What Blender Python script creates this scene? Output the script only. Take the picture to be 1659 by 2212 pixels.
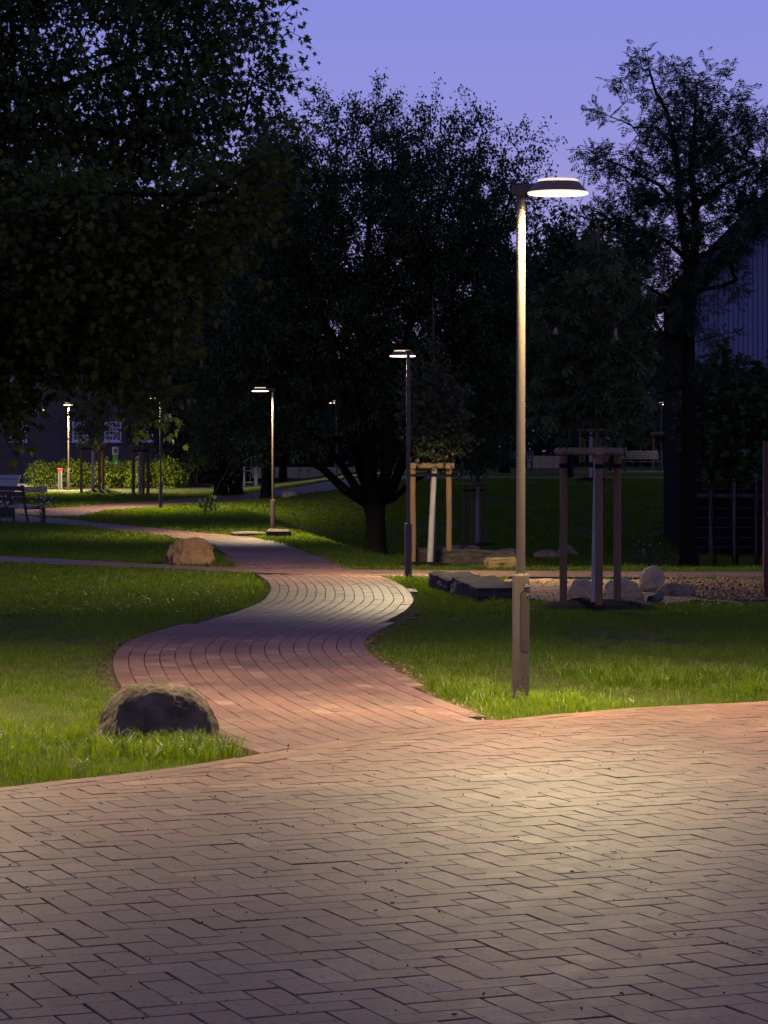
import bpy, bmesh, math, random
import numpy as np
from mathutils import Vector, Matrix, noise

# ------------------------------------------------------------------ clear
for o in list(bpy.data.objects):
    bpy.data.objects.remove(o)
S = bpy.context.scene
COL = S.collection
rng = np.random.default_rng(7)
random.seed(7)

# ------------------------------------------------------------------ camera
CH = 1.95                                   # eye height above the plaza
cam = bpy.data.cameras.new('camera')
cam.sensor_fit = 'HORIZONTAL'
cam.sensor_width = 36
cam.lens = 36 * 5742.0 / 1659.0
cam.shift_y = -(1106 - 973) / 1659.0
cam.clip_start = .1
cam.clip_end = 6000
co = bpy.data.objects.new('camera', cam)
co.location = (0, 0, CH)
co.rotation_euler = (math.radians(90), 0, 0)
COL.objects.link(co)
S.camera = co

# ------------------------------------------------------------------ dusk sky
W = bpy.data.worlds.new('World')
S.world = W
W.use_nodes = True
nt = W.node_tree
nt.nodes.clear()
out = nt.nodes.new('ShaderNodeOutputWorld')
bg = nt.nodes.new('ShaderNodeBackground')
geo = nt.nodes.new('ShaderNodeTexCoord')
sep = nt.nodes.new('ShaderNodeSeparateXYZ')
nt.links.new(geo.outputs['Generated'], sep.inputs[0])
ramp = nt.nodes.new('ShaderNodeValToRGB')
nt.links.new(sep.outputs['Z'], ramp.inputs[0])
cr = ramp.color_ramp
cr.elements[0].position = 0.0
cr.elements[0].color = (.45, .34, .66, 1)
cr.elements[1].position = 1.0
cr.elements[1].color = (.06, .072, .24, 1)
for p, c in ((.06, (.39, .335, .69, 1)), (.11, (.305, .295, .71, 1)), (.165, (.245, .275, .735, 1)), (.22, (.215, .23, .65, 1)), (.42, (.115, .13, .40, 1))):
    e = cr.elements.new(p)
    e.color = c
sky = nt.nodes.new('ShaderNodeTexSky')
sky.sky_type = 'NISHITA'
sky.sun_disc = False
sky.sun_elevation = math.radians(-3)
sky.sun_rotation = math.radians(160)
mx = nt.nodes.new('ShaderNodeMix')
mx.data_type = 'RGBA'
mx.blend_type = 'ADD'
mx.inputs[0].default_value = .05            # the last of the twilight
nt.links.new(ramp.outputs[0], mx.inputs[6])
nt.links.new(sky.outputs[0], mx.inputs[7])
nt.links.new(mx.outputs[2], bg.inputs[0])
bg.inputs[1].default_value = 1.0
nt.links.new(bg.outputs[0], out.inputs[0])

S.view_settings.view_transform = 'Standard'
S.view_settings.look = 'None'
S.view_settings.exposure = 0
S.view_settings.gamma = 1
S.view_settings.use_curve_mapping = False
S.cycles.use_denoising = True
S.cycles.max_bounces = 6
S.cycles.transparent_max_bounces = 6
S.cycles.sample_clamp_indirect = 3
S.cycles.blur_glossy = 1.0
LAMP_COL = (1.0, .785, .44)

# ------------------------------------------------------------------ terrain function
F = 5742.0
CX = 829.5
HY = 973.0
_ty = np.arange(-60, 400, .5)
_tz = np.interp(_ty, [-60, 21, 25, 30, 40, 48, 55, 74, 86, 96, 110, 125, 145, 400],
                [0, 0, -.04, -.12, -.28, -.36, -.42, -.43, -.3, -.17, -.05, .08, .1, .1])
_k = np.exp(-.5 * (np.arange(-12, 13) * .5 / 2.0) ** 2)
_k /= _k.sum()
_tz = np.convolve(np.pad(_tz, 12, 'edge'), _k, 'valid')
_tz[_ty < 17.5] = 0


def sst(v, a, b):
    t = np.clip((v - a) / (b - a), 0, 1)
    return t * t * (3 - 2 * t)


def zt(x, y):
    x = np.asarray(x, float)
    y = np.asarray(y, float)
    z = np.interp(y, _ty, _tz)
    e = 105 + 20 * (1 - sst(x, -5, 1))
    z = z + .87 * sst(x, -8.5, 1.5) * sst(y, 86, e)
    xb = -.1 - (y - 57) * .14
    z = z - .85 * sst(x, xb, xb + 2.6) * sst(y, 52.5, 62) * (1 - sst(y, 84, 103))
    return z


_DD = np.concatenate([np.arange(4, 120, .1), np.arange(120, 400, .5)])


def gp(px, py):
    """ground point seen in a direction of the survey photograph"""
    dx = (px - CX) / F
    dz = (HY - py) / F
    g = CH + dz * _DD - zt(dx * _DD, _DD)
    i = int(np.argmax(g <= 0))
    if g[i] > 0:
        return (dx * 400, 400.)
    a, b = _DD[i - 1], _DD[i]
    for _ in range(20):
        m = .5 * (a + b)
        if CH + dz * m - zt(dx * m, m) > 0:
            a = m
        else:
            b = m
    return (dx * a, a)


def at(px, py, D):
    return np.array([(px - CX) / F * D, D, CH + (HY - py) / F * D])


def ground(px, D):
    x = (px - CX) / F * D
    return (x, D, float(zt(x, D)))


# ------------------------------------------------------------------ materials
MATS = {}


def mat(name, col, rough=.7, spec=.3, col2=None, nscale=6, bump=0, bscale=40, metal=0, emit=None, estr=0,
        stretch=(1, 1, 1), detail=5, trans=0):
    m = bpy.data.materials.new(name)
    m.use_nodes = True
    n = m.node_tree.nodes
    l = m.node_tree.links
    p = n['Principled BSDF']
    p.inputs['Base Color'].default_value = (*col, 1)
    p.inputs['Roughness'].default_value = rough
    p.inputs['Specular IOR Level'].default_value = spec
    p.inputs['Metallic'].default_value = metal
    tc = n.new('ShaderNodeTexCoord')
    mp = n.new('ShaderNodeMapping')
    mp.inputs['Scale'].default_value = stretch
    l.new(tc.outputs['Object'], mp.inputs[0])
    if col2 is not None:
        t = n.new('ShaderNodeTexNoise')
        t.inputs['Scale'].default_value = nscale
        t.inputs['Detail'].default_value = detail
        l.new(mp.outputs[0], t.inputs['Vector'])
        r = n.new('ShaderNodeValToRGB')
        r.color_ramp.elements[0].position = .35
        r.color_ramp.elements[1].position = .68
        r.color_ramp.elements[0].color = (*col, 1)
        r.color_ramp.elements[1].color = (*col2, 1)
        l.new(t.outputs['Fac'], r.inputs[0])
        l.new(r.outputs[0], p.inputs['Base Color'])
    if bump:
        t = n.new('ShaderNodeTexNoise')
        t.inputs['Scale'].default_value = bscale
        t.inputs['Detail'].default_value = 6
        l.new(mp.outputs[0], t.inputs['Vector'])
        b = n.new('ShaderNodeBump')
        b.inputs['Strength'].default_value = bump
        b.inputs['Distance'].default_value = .02
        l.new(t.outputs['Fac'], b.inputs['Height'])
        l.new(b.outputs[0], p.inputs['Normal'])
    if emit:
        p.inputs['Emission Color'].default_value = (*emit, 1)
        p.inputs['Emission Strength'].default_value = estr
    MATS[name] = m
    return m


def leaf_mat(name, col, col2, tr=.45, spec=.35, rough=.45):
    """thin leaf: colour varies leaf by leaf, light passes through"""
    m = bpy.data.materials.new(name)
    m.use_nodes = True
    n = m.node_tree.nodes
    l = m.node_tree.links
    n.clear()
    o = n.new('ShaderNodeOutputMaterial')
    a = n.new('ShaderNodeAttribute')
    a.attribute_name = 'tone'
    r = n.new('ShaderNodeValToRGB')
    r.color_ramp.elements[0].color = (*col, 1)
    r.color_ramp.elements[1].color = (*col2, 1)
    l.new(a.outputs['Fac'], r.inputs[0])
    p = n.new('ShaderNodeBsdfPrincipled')
    p.inputs['Roughness'].default_value = rough
    p.inputs['Specular IOR Level'].default_value = spec
    l.new(r.outputs[0], p.inputs['Base Color'])
    t = n.new('ShaderNodeBsdfTranslucent')
    hs = n.new('ShaderNodeHueSaturation')
    hs.inputs['Value'].default_value = 1.3
    hs.inputs['Saturation'].default_value = 1.1
    l.new(r.outputs[0], hs.inputs['Color'])
    l.new(hs.outputs[0], t.inputs[0])
    mx = n.new('ShaderNodeMixShader')
    mx.inputs[0].default_value = tr
    l.new(p.outputs[0], mx.inputs[1])
    l.new(t.outputs[0], mx.inputs[2])
    l.new(mx.outputs[0], o.inputs[0])
    MATS[name] = m
    return m


def brick_mat(name, per_object, tint=(1, 1, 1)):
    m = bpy.data.materials.new(name)
    m.use_nodes = True
    n = m.node_tree.nodes
    l = m.node_tree.links
    p = n['Principled BSDF']
    if per_object:
        src = n.new('ShaderNodeObjectInfo').outputs['Random']
    else:
        a = n.new('ShaderNodeAttribute')
        a.attribute_name = 'tone'
        src = a.outputs['Fac']
    r = n.new('ShaderNodeValToRGB')
    cs = [(0, (.150, .072, .046)), (.22, (.190, .088, .056)), (.42, (.168, .092, .060)), (.6, (.205, .098, .062)),
          (.8, (.162, .090, .062)), (.88, (.215, .122, .078)), (.96, (.260, .165, .108)), (1, (.118, .070, .050))]
    cs = [(q, tuple(a * b for a, b in zip(c, tint))) for q, c in cs]
    r.color_ramp.elements[0].color = (*cs[0][1], 1)
    r.color_ramp.elements[1].color = (*cs[-1][1], 1)
    for q, c in cs[1:-1]:
        r.color_ramp.elements.new(q).color = (*c, 1)
    l.new(src, r.inputs[0])
    g = n.new('ShaderNodeNewGeometry')
    # cloudy dust, per brick streaks, dark pits
    t1 = n.new('ShaderNodeTexNoise')
    t1.inputs['Scale'].default_value = 8
    t1.inputs['Detail'].default_value = 6
    l.new(g.outputs['Position'], t1.inputs['Vector'])
    mix1 = n.new('ShaderNodeMix')
    mix1.data_type = 'RGBA'
    mix1.inputs[7].default_value = (.215, .160, .115, 1)
    k = n.new('ShaderNodeMapRange')
    k.inputs[1].default_value = .45
    k.inputs[2].default_value = .75
    k.inputs[4].default_value = .55
    l.new(t1.outputs['Fac'], k.inputs[0])
    l.new(k.outputs[0], mix1.inputs[0])
    l.new(r.outputs[0], mix1.inputs[6])
    t0 = n.new('ShaderNodeTexNoise')
    t0.inputs['Scale'].default_value = .8
    t0.inputs['Detail'].default_value = 3
    l.new(g.outputs['Position'], t0.inputs['Vector'])
    hv = n.new('ShaderNodeMapRange')
    hv.inputs[1].default_value = .3
    hv.inputs[2].default_value = .7
    hv.inputs[3].default_value = .72
    hv.inputs[4].default_value = 1.25
    l.new(t0.outputs['Fac'], hv.inputs[0])
    sc = n.new('ShaderNodeVectorMath')
    sc.operation = 'SCALE'
    l.new(mix1.outputs[2], sc.inputs[0])
    l.new(hv.outputs[0], sc.inputs['Scale'])
    t2 = n.new('ShaderNodeTexNoise')
    t2.inputs['Scale'].default_value = 34
    t2.inputs['Detail'].default_value = 5
    t2.inputs['Roughness'].default_value = .7
    l.new(g.outputs['Position'], t2.inputs['Vector'])
    k2 = n.new('ShaderNodeMapRange')
    k2.inputs[1].default_value = .55
    k2.inputs[2].default_value = .62
    k2.inputs[4].default_value = .85
    l.new(t2.outputs['Fac'], k2.inputs[0])
    mix2 = n.new('ShaderNodeMix')
    mix2.data_type = 'RGBA'
    mix2.inputs[7].default_value = (.05, .03, .024, 1)
    l.new(k2.outputs[0], mix2.inputs[0])
    l.new(sc.outputs[0], mix2.inputs[6])
    l.new(mix2.outputs[2], p.inputs['Base Color'])
    b = n.new('ShaderNodeBump')
    b.inputs['Strength'].default_value = .6
    b.inputs['Distance'].default_value = .004
    t3 = n.new('ShaderNodeTexNoise')
    t3.inputs['Scale'].default_value = 60
    t3.inputs['Detail'].default_value = 6
    l.new(g.outputs['Position'], t3.inputs['Vector'])
    l.new(t3.outputs['Fac'], b.inputs['Height'])
    l.new(b.outputs[0], p.inputs['Normal'])
    rr = n.new('ShaderNodeMapRange')
    rr.inputs[3].default_value = .48
    rr.inputs[4].default_value = .72
    l.new(t1.outputs['Fac'], rr.inputs[0])
    l.new(rr.outputs[0], p.inputs['Roughness'])
    p.inputs['Specular IOR Level'].default_value = .38
    MATS[name] = m
    return m


brick_mat('clinker_single', True, (.93, .90, .90))
brick_mat('clinker', False, (.93, .90, .90))
brick_mat('path_clinker_single', True, (.80, .78, .96))      # path pavers tinted a more purple red than the plaza
brick_mat('path_clinker', False, (.80, .78, .96))
mat('joint_sand', (.018, .013, .010), .95, .05, (.035, .026, .018), 30, .4, 200)
mat('soil', (.055, .036, .024), .95, .1, (.13, .09, .06), 14, 1, 60)
mat('mulch', (.012, .008, .006), .95, .05, (.028, .018, .013), 25, 1, 70)
mat('woodchips', (.20, .125, .07), .9, .12, (.34, .23, .14), 30, .8, 60)
mat('sand', (.32, .205, .115), .95, .05, (.43, .29, .175), 5, .8, 30)
mat('lawn_ground', (.035, .052, .014), .95, .1, (.07, .075, .024), 3, .8, 90)
mat('asphalt', (.10, .10, .11), .75, .3, (.14, .14, .15), 20, .2, 120)
mat('lamp_paint', (.066, .053, .042), .5, .3, (.076, .062, .049), 30)
mat('lamp_paint_dirty', (.062, .047, .037), .5, .35, (.075, .058, .046), 9, .1, 200)
mat('dark_gap', (.006, .006, .006), .9, .1)
mat('plate', (.012, .012, .013), .35, .5)
mat('print_white', (.78, .78, .76), .6, .3)
mat('shade_paint', (.17, .125, .085), .55, .3, (.19, .145, .10), 20)
mat('diffuser', (.8, .78, .72), .4, .3, emit=(1, .86, .62), estr=14)
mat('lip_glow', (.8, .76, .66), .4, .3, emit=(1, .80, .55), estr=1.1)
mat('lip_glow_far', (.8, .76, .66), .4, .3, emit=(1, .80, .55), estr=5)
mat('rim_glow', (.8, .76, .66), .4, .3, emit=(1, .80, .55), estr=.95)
mat('stake_wood', (.24, .145, .072), .8, .15, (.175, .105, .054), 7, .25, 50, stretch=(6, 6, .5))
mat('rail_wood', (.29, .185, .10), .78, .2, (.20, .125, .07), 7, .25, 50, stretch=(1, 1, 1))
mat('webbing', (.010, .010, .011), .9, .1)
mat('whitewash', (.42, .40, .36), .85, .15, (.32, .30, .26), 10, .2, 60, stretch=(1, 1, .3))
mat('bark_dark', (.009, .0075, .006), .95, .05, (.018, .014, .011), 8, .9, 30, stretch=(3, 3, .6))
mat('bark_green', (.10, .085, .06), .9, .15, (.07, .06, .04), 10, .4, 40)
mat('boulder_dark', (.050, .039, .029), .94, .15, (.175, .135, .092), 6, 1, 26, detail=10)
mat('boulder_brown', (.17, .095, .05), .85, .25, (.27, .165, .09), 3.5, .9, 16, detail=10)
mat('boulder_pale', (.36, .25, .13), .92, .12, (.58, .43, .24), 5, .8, 20, detail=10)
mat('boulder_grey', (.16, .115, .065), .92, .12, (.34, .25, .14), 5, .8, 20, detail=10)
mat('slab_stone', (.045, .036, .033), .9, .2, (.085, .068, .058), 5, .9, 22, detail=10, stretch=(1, 1, 3))
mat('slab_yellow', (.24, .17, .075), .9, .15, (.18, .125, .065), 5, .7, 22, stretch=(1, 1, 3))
mat('steel_grey', (.30, .30, .31), .4, .5, metal=.7)
mat('steel_dark', (.03, .03, .032), .5, .4)
mat('rust_paint', (.11, .022, .014), .5, .4, (.08, .017, .012), 10)
mat('red_paint', (.62, .03, .02), .5, .4)
mat('green_paint', (.02, .13, .025), .5, .4)
mat('pipe_green', (.015, .06, .032), .6, .2)
mat('bench_dark', (.06, .036, .025), .6, .4, (.04, .025, .018), 8, .2, 30, stretch=(.3, 6, 6))
mat('bench_pale', (.30, .30, .32), .6, .3, (.25, .25, .27), 8)
mat('render_wall', (.125, .098, .088), .9, .1, (.10, .08, .072), .8, .15, 12)
mat('roof_tile', (.10, .045, .032), .8, .2, (.07, .035, .028), 5)
mat('window_white', (.74, .74, .76), .5, .3)
mat('bench_dim', (.085, .085, .095), .6, .3, (.07, .07, .08), 8)
mat('glass', (.012, .014, .02), .06, .6)
mat('siding', (.20, .225, .35), .7, .2, (.165, .185, .30), 5, .1, 30, stretch=(4, 4, .4))
mat('frame_wood', (.10, .085, .072), .8, .2, (.075, .062, .053), 7)
mat('black_wall', (.016, .016, .017), .95, .05, (.011, .011, .012), 4)
mat('wall_concrete', (.42, .33, .18), .9, .1, (.50, .40, .24), 5, .4, 20)
mat('blossom', (.30, .20, .17), .8, .2, (.42, .32, .28), 40)
mat('flower_white', (.72, .66, .52), .8, .2)
mat('twig', (.05, .03, .018), .9, .1)
leaf_mat('grass_blade', (.062, .112, .012), (.170, .225, .018), .55, .35, .4)
leaf_mat('grass_dry', (.12, .10, .035), (.19, .16, .06), .4, .3, .5)
leaf_mat('oak_leaf', (0.039, 0.063, 0.019), (0.078, 0.112, 0.027), .4, .2, .5)
leaf_mat('maple_leaf', (0.033, 0.054, 0.013), (0.102, 0.120, 0.019), .45, .18, .5)
leaf_mat('hornbeam_leaf', (0.033, 0.048, 0.015), (0.072, 0.088, 0.026), .4, .35, .4)
leaf_mat('cherry_leaf', (0.037, 0.058, 0.024), (0.071, 0.099, 0.037), .35, .3, .5)
leaf_mat('ash_leaf', (0.037, 0.058, 0.031), (0.071, 0.099, 0.048), .35, .4, .45)
leaf_mat('chestnut_leaf', (0.034, 0.058, 0.018), (0.072, 0.107, 0.029), .4, .4, .4)
leaf_mat('wood_leaf', (0.032, 0.048, 0.022), (0.061, 0.083, 0.035), .3, .25, .55)
leaf_mat('hedge_leaf', (.09, .145, .014), (.21, .27, .03), .45, .35, .4)
leaf_mat('rose_leaf', (.04, .06, .02), (.07, .09, .03), .4, .3, .4)


# ------------------------------------------------------------------ object helpers
def link(o, parent=None, loc=None):
    COL.objects.link(o)
    if parent:
        o.parent = parent
    if loc is not None:
        o.location = loc
    return o


def tag(o, label=None, cat=None, group=None, kind=None):
    if label:
        o['label'] = label
    if cat:
        o['category'] = cat
    if group:
        o['group'] = group
    if kind:
        o['kind'] = kind
    return o


def empty(name, loc, rz=0):
    o = bpy.data.objects.new(name, None)
    o.empty_display_size = .2
    o.rotation_euler = (0, 0, rz)
    return link(o, None, loc)


def copy_tree(o, parent=None):
    c = o.copy()
    COL.objects.link(c)
    c.parent = parent
    for ch in list(o.children):
        copy_tree(ch, c)
    return c


def mesh_obj(name, V, Fc, m, parent=None, loc=None, smooth=False, tone=None):
    me = bpy.data.meshes.new(name)
    me.from_pydata([tuple(v) for v in V], [], [tuple(f) for f in Fc])
    if m:
        me.materials.append(MATS[m])
    if smooth:
        me.polygons.foreach_set('use_smooth', [True] * len(me.polygons))
    if tone is not None:
        a = me.attributes.new('tone', 'FLOAT', 'FACE')
        a.data.foreach_set('value', np.asarray(tone, np.float32))
    me.update()
    return link(bpy.data.objects.new(name, me), parent, loc)


def big_mesh(name, V, Fc, m, parent=None, loc=None, tone=None, smooth=False):
    """V (n,3) and Fc (f,k) numpy arrays, all faces with k corners"""
    V = np.ascontiguousarray(V, np.float32)
    Fc = np.ascontiguousarray(Fc, np.int32)
    f, k = Fc.shape
    me = bpy.data.meshes.new(name)
    me.vertices.add(len(V))
    me.vertices.foreach_set('co', V.ravel())
    me.loops.add(f * k)
    me.loops.foreach_set('vertex_index', Fc.ravel())
    me.polygons.add(f)
    me.polygons.foreach_set('loop_start', np.arange(0, f * k, k, dtype=np.int32))
    if m:
        me.materials.append(MATS[m])
    if smooth:
        me.polygons.foreach_set('use_smooth', np.ones(f, bool))
    if tone is not None:
        a = me.attributes.new('tone', 'FLOAT', 'FACE')
        a.data.foreach_set('value', np.asarray(tone, np.float32))
    me.update(calc_edges=True)
    return link(bpy.data.objects.new(name, me), parent, loc)


class MB:
    """collects simple solids into one mesh"""

    def __init__(s):
        s.v = []
        s.f = []

    def add(s, V, Fc):
        b = len(s.v)
        s.v += [tuple(p) for p in V]
        s.f += [tuple(i + b for i in f) for f in Fc]
        return s

    def box(s, c, size, rz=0, bev=0, R=None):
        x, y, z = [q / 2 for q in size]
        if bev:
            e = bev
            P = []
            for sx in (-1, 1):
                for sy in (-1, 1):
                    for sz in (-1, 1):
                        P += [(sx * (x - e), sy * (y - e), sz * z), (sx * (x - e), sy * y, sz * (z - e)), (sx * x, sy * (y - e), sz * (z - e))]
            bm = bmesh.new()
            vs = [bm.verts.new(p) for p in P]
            r = bmesh.ops.convex_hull(bm, input=vs)
            bm.verts.index_update()
            V = [v.co.copy() for v in bm.verts]
            Fc = [[v.index for v in f.verts] for f in bm.faces]
            bm.free()
        else:
            V = [Vector((sx * x, sy * y, sz * z)) for sx in (-1, 1) for sy in (-1, 1) for sz in (-1, 1)]
            Fc = [(0, 1, 3, 2), (4, 6, 7, 5), (0, 4, 5, 1), (2, 3, 7, 6), (0, 2, 6, 4), (1, 5, 7, 3)]
        M = R if R is not None else Matrix.Rotation(rz, 3, 'Z')
        return s.add([M @ Vector(p) + Vector(c) for p in V], Fc)

    def tube(s, pts, rad, n=10, cap=True):
        pts = [Vector(p) for p in pts]
        if not hasattr(rad, '__len__'):
            rad = [rad] * len(pts)
        V = []
        ref = Vector((0, 0, 1))
        for i, p in enumerate(pts):
            d = (pts[min(i + 1, len(pts) - 1)] - pts[max(i - 1, 0)]).normalized()
            if abs(d.dot(ref)) > .95:
                ref = Vector((1, 0, 0))
            a = d.cross(ref).normalized()
            b = d.cross(a).normalized()
            for k in range(n):
                t = 2 * math.pi * k / n
                V.append(p + (a * math.cos(t) + b * math.sin(t)) * rad[i])
        Fc = []
        for i in range(len(pts) - 1):
            for k in range(n):
                k2 = (k + 1) % n
                Fc.append((i * n + k, i * n + k2, (i + 1) * n + k2, (i + 1) * n + k))
        if cap:
            Fc.append(tuple(range(n)))
            Fc.append(tuple(range((len(pts) - 1) * n, len(pts) * n))[::-1])
        return s.add(V, Fc)

    def lathe(s, prof, n=32, c=(0, 0, 0)):
        V = []
        Fc = []
        for r, z in prof:
            for k in range(n):
                t = 2 * math.pi * k / n
                V.append((c[0] + r * math.cos(t), c[1] + r * math.sin(t), c[2] + z))
        for i in range(len(prof) - 1):
            for k in range(n):
                k2 = (k + 1) % n
                Fc.append((i * n + k, i * n + k2, (i + 1) * n + k2, (i + 1) * n + k))
        return s.add(V, Fc)

    def build(s, name, m, parent=None, loc=None, smooth=False):
        o = mesh_obj(name, s.v, s.f, m, parent, loc, smooth)
        if smooth:
            o.data.set_sharp_from_angle(angle=math.radians(35))
        return o


def inpoly(P, poly):
    P = np.asarray(P, float)
    x, y = P[:, 0], P[:, 1]
    r = np.zeros(len(P), bool)
    q = np.asarray(poly, float)
    j = len(q) - 1
    for i in range(len(q)):
        xi, yi = q[i]
        xj, yj = q[j]
        c = ((yi > y) != (yj > y)) & (x < (xj - xi) * (y - yi) / ((yj - yi) if yj != yi else 1e-9) + xi)
        r ^= c
        j = i
    return r


def resample(pts, n):
    p = np.asarray(pts, float)
    d = np.r_[0, np.cumsum(np.linalg.norm(np.diff(p, axis=0), axis=1))]
    t = np.linspace(0, d[-1], n)
    q = np.c_[np.interp(t, d, p[:, 0]), np.interp(t, d, p[:, 1])]
    return q


def smooth_line(pts, n, sig):
    q = resample(pts, n)
    k = np.exp(-.5 * (np.arange(-3 * sig, 3 * sig + 1) / sig) ** 2)
    k /= k.sum()
    w = 3 * sig
    a = np.vstack([2 * q[0] - q[w:0:-1], q, 2 * q[-1] - q[-2:-w - 2:-1]])
    return np.c_[np.convolve(a[:, 0], k, 'valid'), np.convolve(a[:, 1], k, 'valid')]


# ------------------------------------------------------------------ ground plan (metres)
edge = np.array([gp(*p) for p in [(-260, 1740), (0, 1711), (200, 1691), (425, 1664), (546, 1634 + 8), (656, 1620), (810, 1594), (975, 1575),
                                  (1161, 1556), (1327, 1538), (1659, 1522), (2100, 1512)]])
edge = smooth_line(edge, 160, 8)            # kerbless edge of the plaza, left to right
edge = np.vstack([[-14, 11.5], [-8, 12.8], edge, [12, 22.0]])
LA = [gp(*p) for p in [(546, 1634), (477, 1598), (390, 1558), (300, 1520), (271, 1499), (257, 1473), (250.5, 1444), (257, 1418), (279, 1396),
                       (312, 1378), (367, 1363), (440, 1345), (513, 1323), (565, 1301), (577, 1275), (572, 1257), (550, 1240)]]
RA = [gp(*p) for p in [(1037, 1568), (940, 1515), (870, 1468), (810, 1435), (778, 1412), (771, 1392), (790, 1375), (840, 1350), (885, 1325),
                       (905, 1300), (890, 1275), (850, 1255), (815, 1247)]]
LA = [(-.35, 15.9)] + LA
RA = [(1.35, 17.4)] + RA
LA = smooth_line(LA, 200, 5)
RA = smooth_line(RA, 200, 5)
LB = smooth_line([gp(*p) for p in [(517, 1229), (467, 1186), (367, 1160), (267, 1148), (173, 1140), (150, 1133), (0, 1128)]] + [(-22, 89)], 200, 5)
RB = smooth_line([gp(*p) for p in [(753, 1235), (718, 1216), (663, 1194), (601, 1172), (553, 1163), (367, 1146), (233, 1133)]] + [(-10.2, 86), (-13, 90.5), (-22, 97)], 200, 5)
# far leg: inner edge, outer edge
RCn = smooth_line([(-13, 90.3), (-10.6, 88.0)] + [gp(*p) for p in [(178, 1119), (200, 1111), (250, 1103), (333, 1096), (433, 1088), (553, 1079.5), (588, 1076), (658, 1068), (719, 1061), (760, 1054)]] + [(6, 107.0), (20, 106.5)], 200, 4)
LCn = smooth_line([(-18, 92.5)] + [gp(*p) for p in [(110, 1101), (200, 1093), (300, 1086), (433, 1076), (518, 1070), (588, 1062), (626, 1056)]] + [(0, 116), (6, 110.5), (20, 109.0)], 200, 4)
# cross path
CN = smooth_line([(-30, 74)] + [gp(*p) for p in [(0, 1217), (333, 1230), (553, 1241), (700, 1245), (811, 1247), (1106, 1250), (1646, 1253)]] + [(14, 48.6)], 200, 4)
CF = smooth_line([(-30, 78)] + [gp(*p) for p in [(0, 1203), (353, 1222.5), (517, 1230), (753, 1233), (883, 1234.5), (1161, 1236), (1646, 1239)]] + [(14, 52.3)], 200, 4)


def strip_poly(a, b):
    return np.vstack([a, b[::-1]])


POLY_A = strip_poly(LA, RA)
POLY_B = strip_poly(LB, RB)
POLY_C = strip_poly(CN, CF)
POLY_D = strip_poly(RCn, LCn)
POLY_PLAZA = np.vstack([edge, [[14, -20], [-14, -20]]])
PAVED = [POLY_A, POLY_B, POLY_C, POLY_D, POLY_PLAZA]
SAND = np.array([gp(*p) for p in [(1090, 1253), (1400, 1256), (1659, 1257), (1780, 1256), (1790, 1305), (1640, 1307), (1500, 1302), (1400, 1310), (1280, 1312), (1150, 1300), (1100, 1296)]])
ROAD = np.array([gp(*p) for p in [(-200, 1060), (60, 1055), (190, 1054), (330, 1050), (330, 1043), (190, 1041), (60, 1044), (-200, 1046)]])


def dist_to(P, line):
    """distance of points to a polyline"""
    P = np.asarray(P, float)
    best = np.full(len(P), 1e9)
    for a, b in zip(line[:-1], line[1:]):
        d = b - a
        t = np.clip(((P - a) @ d) / max(d @ d, 1e-9), 0, 1)
        best = np.minimum(best, np.linalg.norm(P - (a + t[:, None] * d), axis=1))
    return best


# ------------------------------------------------------------------ ground sheet
def build_ground():
    ys = np.r_[np.arange(-40, 12, 4), np.arange(12, 60, .8), np.arange(60, 130, 1.6), np.arange(130, 260, 6), [300, 400, 600, 900, 1500, 3000]]
    xs0 = np.r_[[-2500, -900, -400, -200, -120, -80, -55], np.arange(-40, -16, 3), np.arange(-16, 16, .8), np.arange(16, 42, 3), [55, 80, 120, 200, 400, 900, 2500]]
    X, Y = np.meshgrid(xs0, ys)
    Z = zt(X, Y)
    V = np.c_[X.ravel(), Y.ravel(), Z.ravel() - .012]
    nx, ny = len(xs0), len(ys)
    i = np.arange(nx - 1)[None, :] + np.arange(ny - 1)[:, None] * nx
    Fc = np.stack([i, i + 1, i + 1 + nx, i + nx], -1).reshape(-1, 4)
    o = big_mesh('lawn_ground', V, Fc, 'lawn_ground', smooth=True)
    tag(o, 'rolling park lawn ground under the grass', kind='structure')


build_ground()


def strip(name, a, b, m, dz, n=8, lab=None, kind='structure', parent=None):
    t = np.linspace(0, 1, n + 1)
    P = a[:, None, :] * (1 - t[None, :, None]) + b[:, None, :] * t[None, :, None]
    P = P.reshape(-1, 2)
    Z = zt(P[:, 0], P[:, 1]) + dz
    V = np.c_[P, Z]
    r = len(a)
    i = np.arange(n)[None, :] + np.arange(r - 1)[:, None] * (n + 1)
    Fc = np.stack([i, i + 1, i + n + 2, i + n + 1], -1).reshape(-1, 4)
    o = big_mesh(name, V, Fc, m, parent)
    o['kind'] = kind
    if lab:
        o['label'] = lab
    return o


# ------------------------------------------------------------------ clinker pavers
BW = .14586
TOP = .030                                   # paver tops above the lawn level


def clip_poly(poly, n, c):
    """keep the side n.p <= c"""
    r = []
    for i in range(len(poly)):
        a, b = poly[i], poly[(i + 1) % len(poly)]
        da, db = a @ n - c, b @ n - c
        if da <= 0:
            r.append(a)
        if da * db < 0:
            r.append(a + (b - a) * da / (da - db))
    return np.array(r)


_jit = np.random.default_rng(99)


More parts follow.
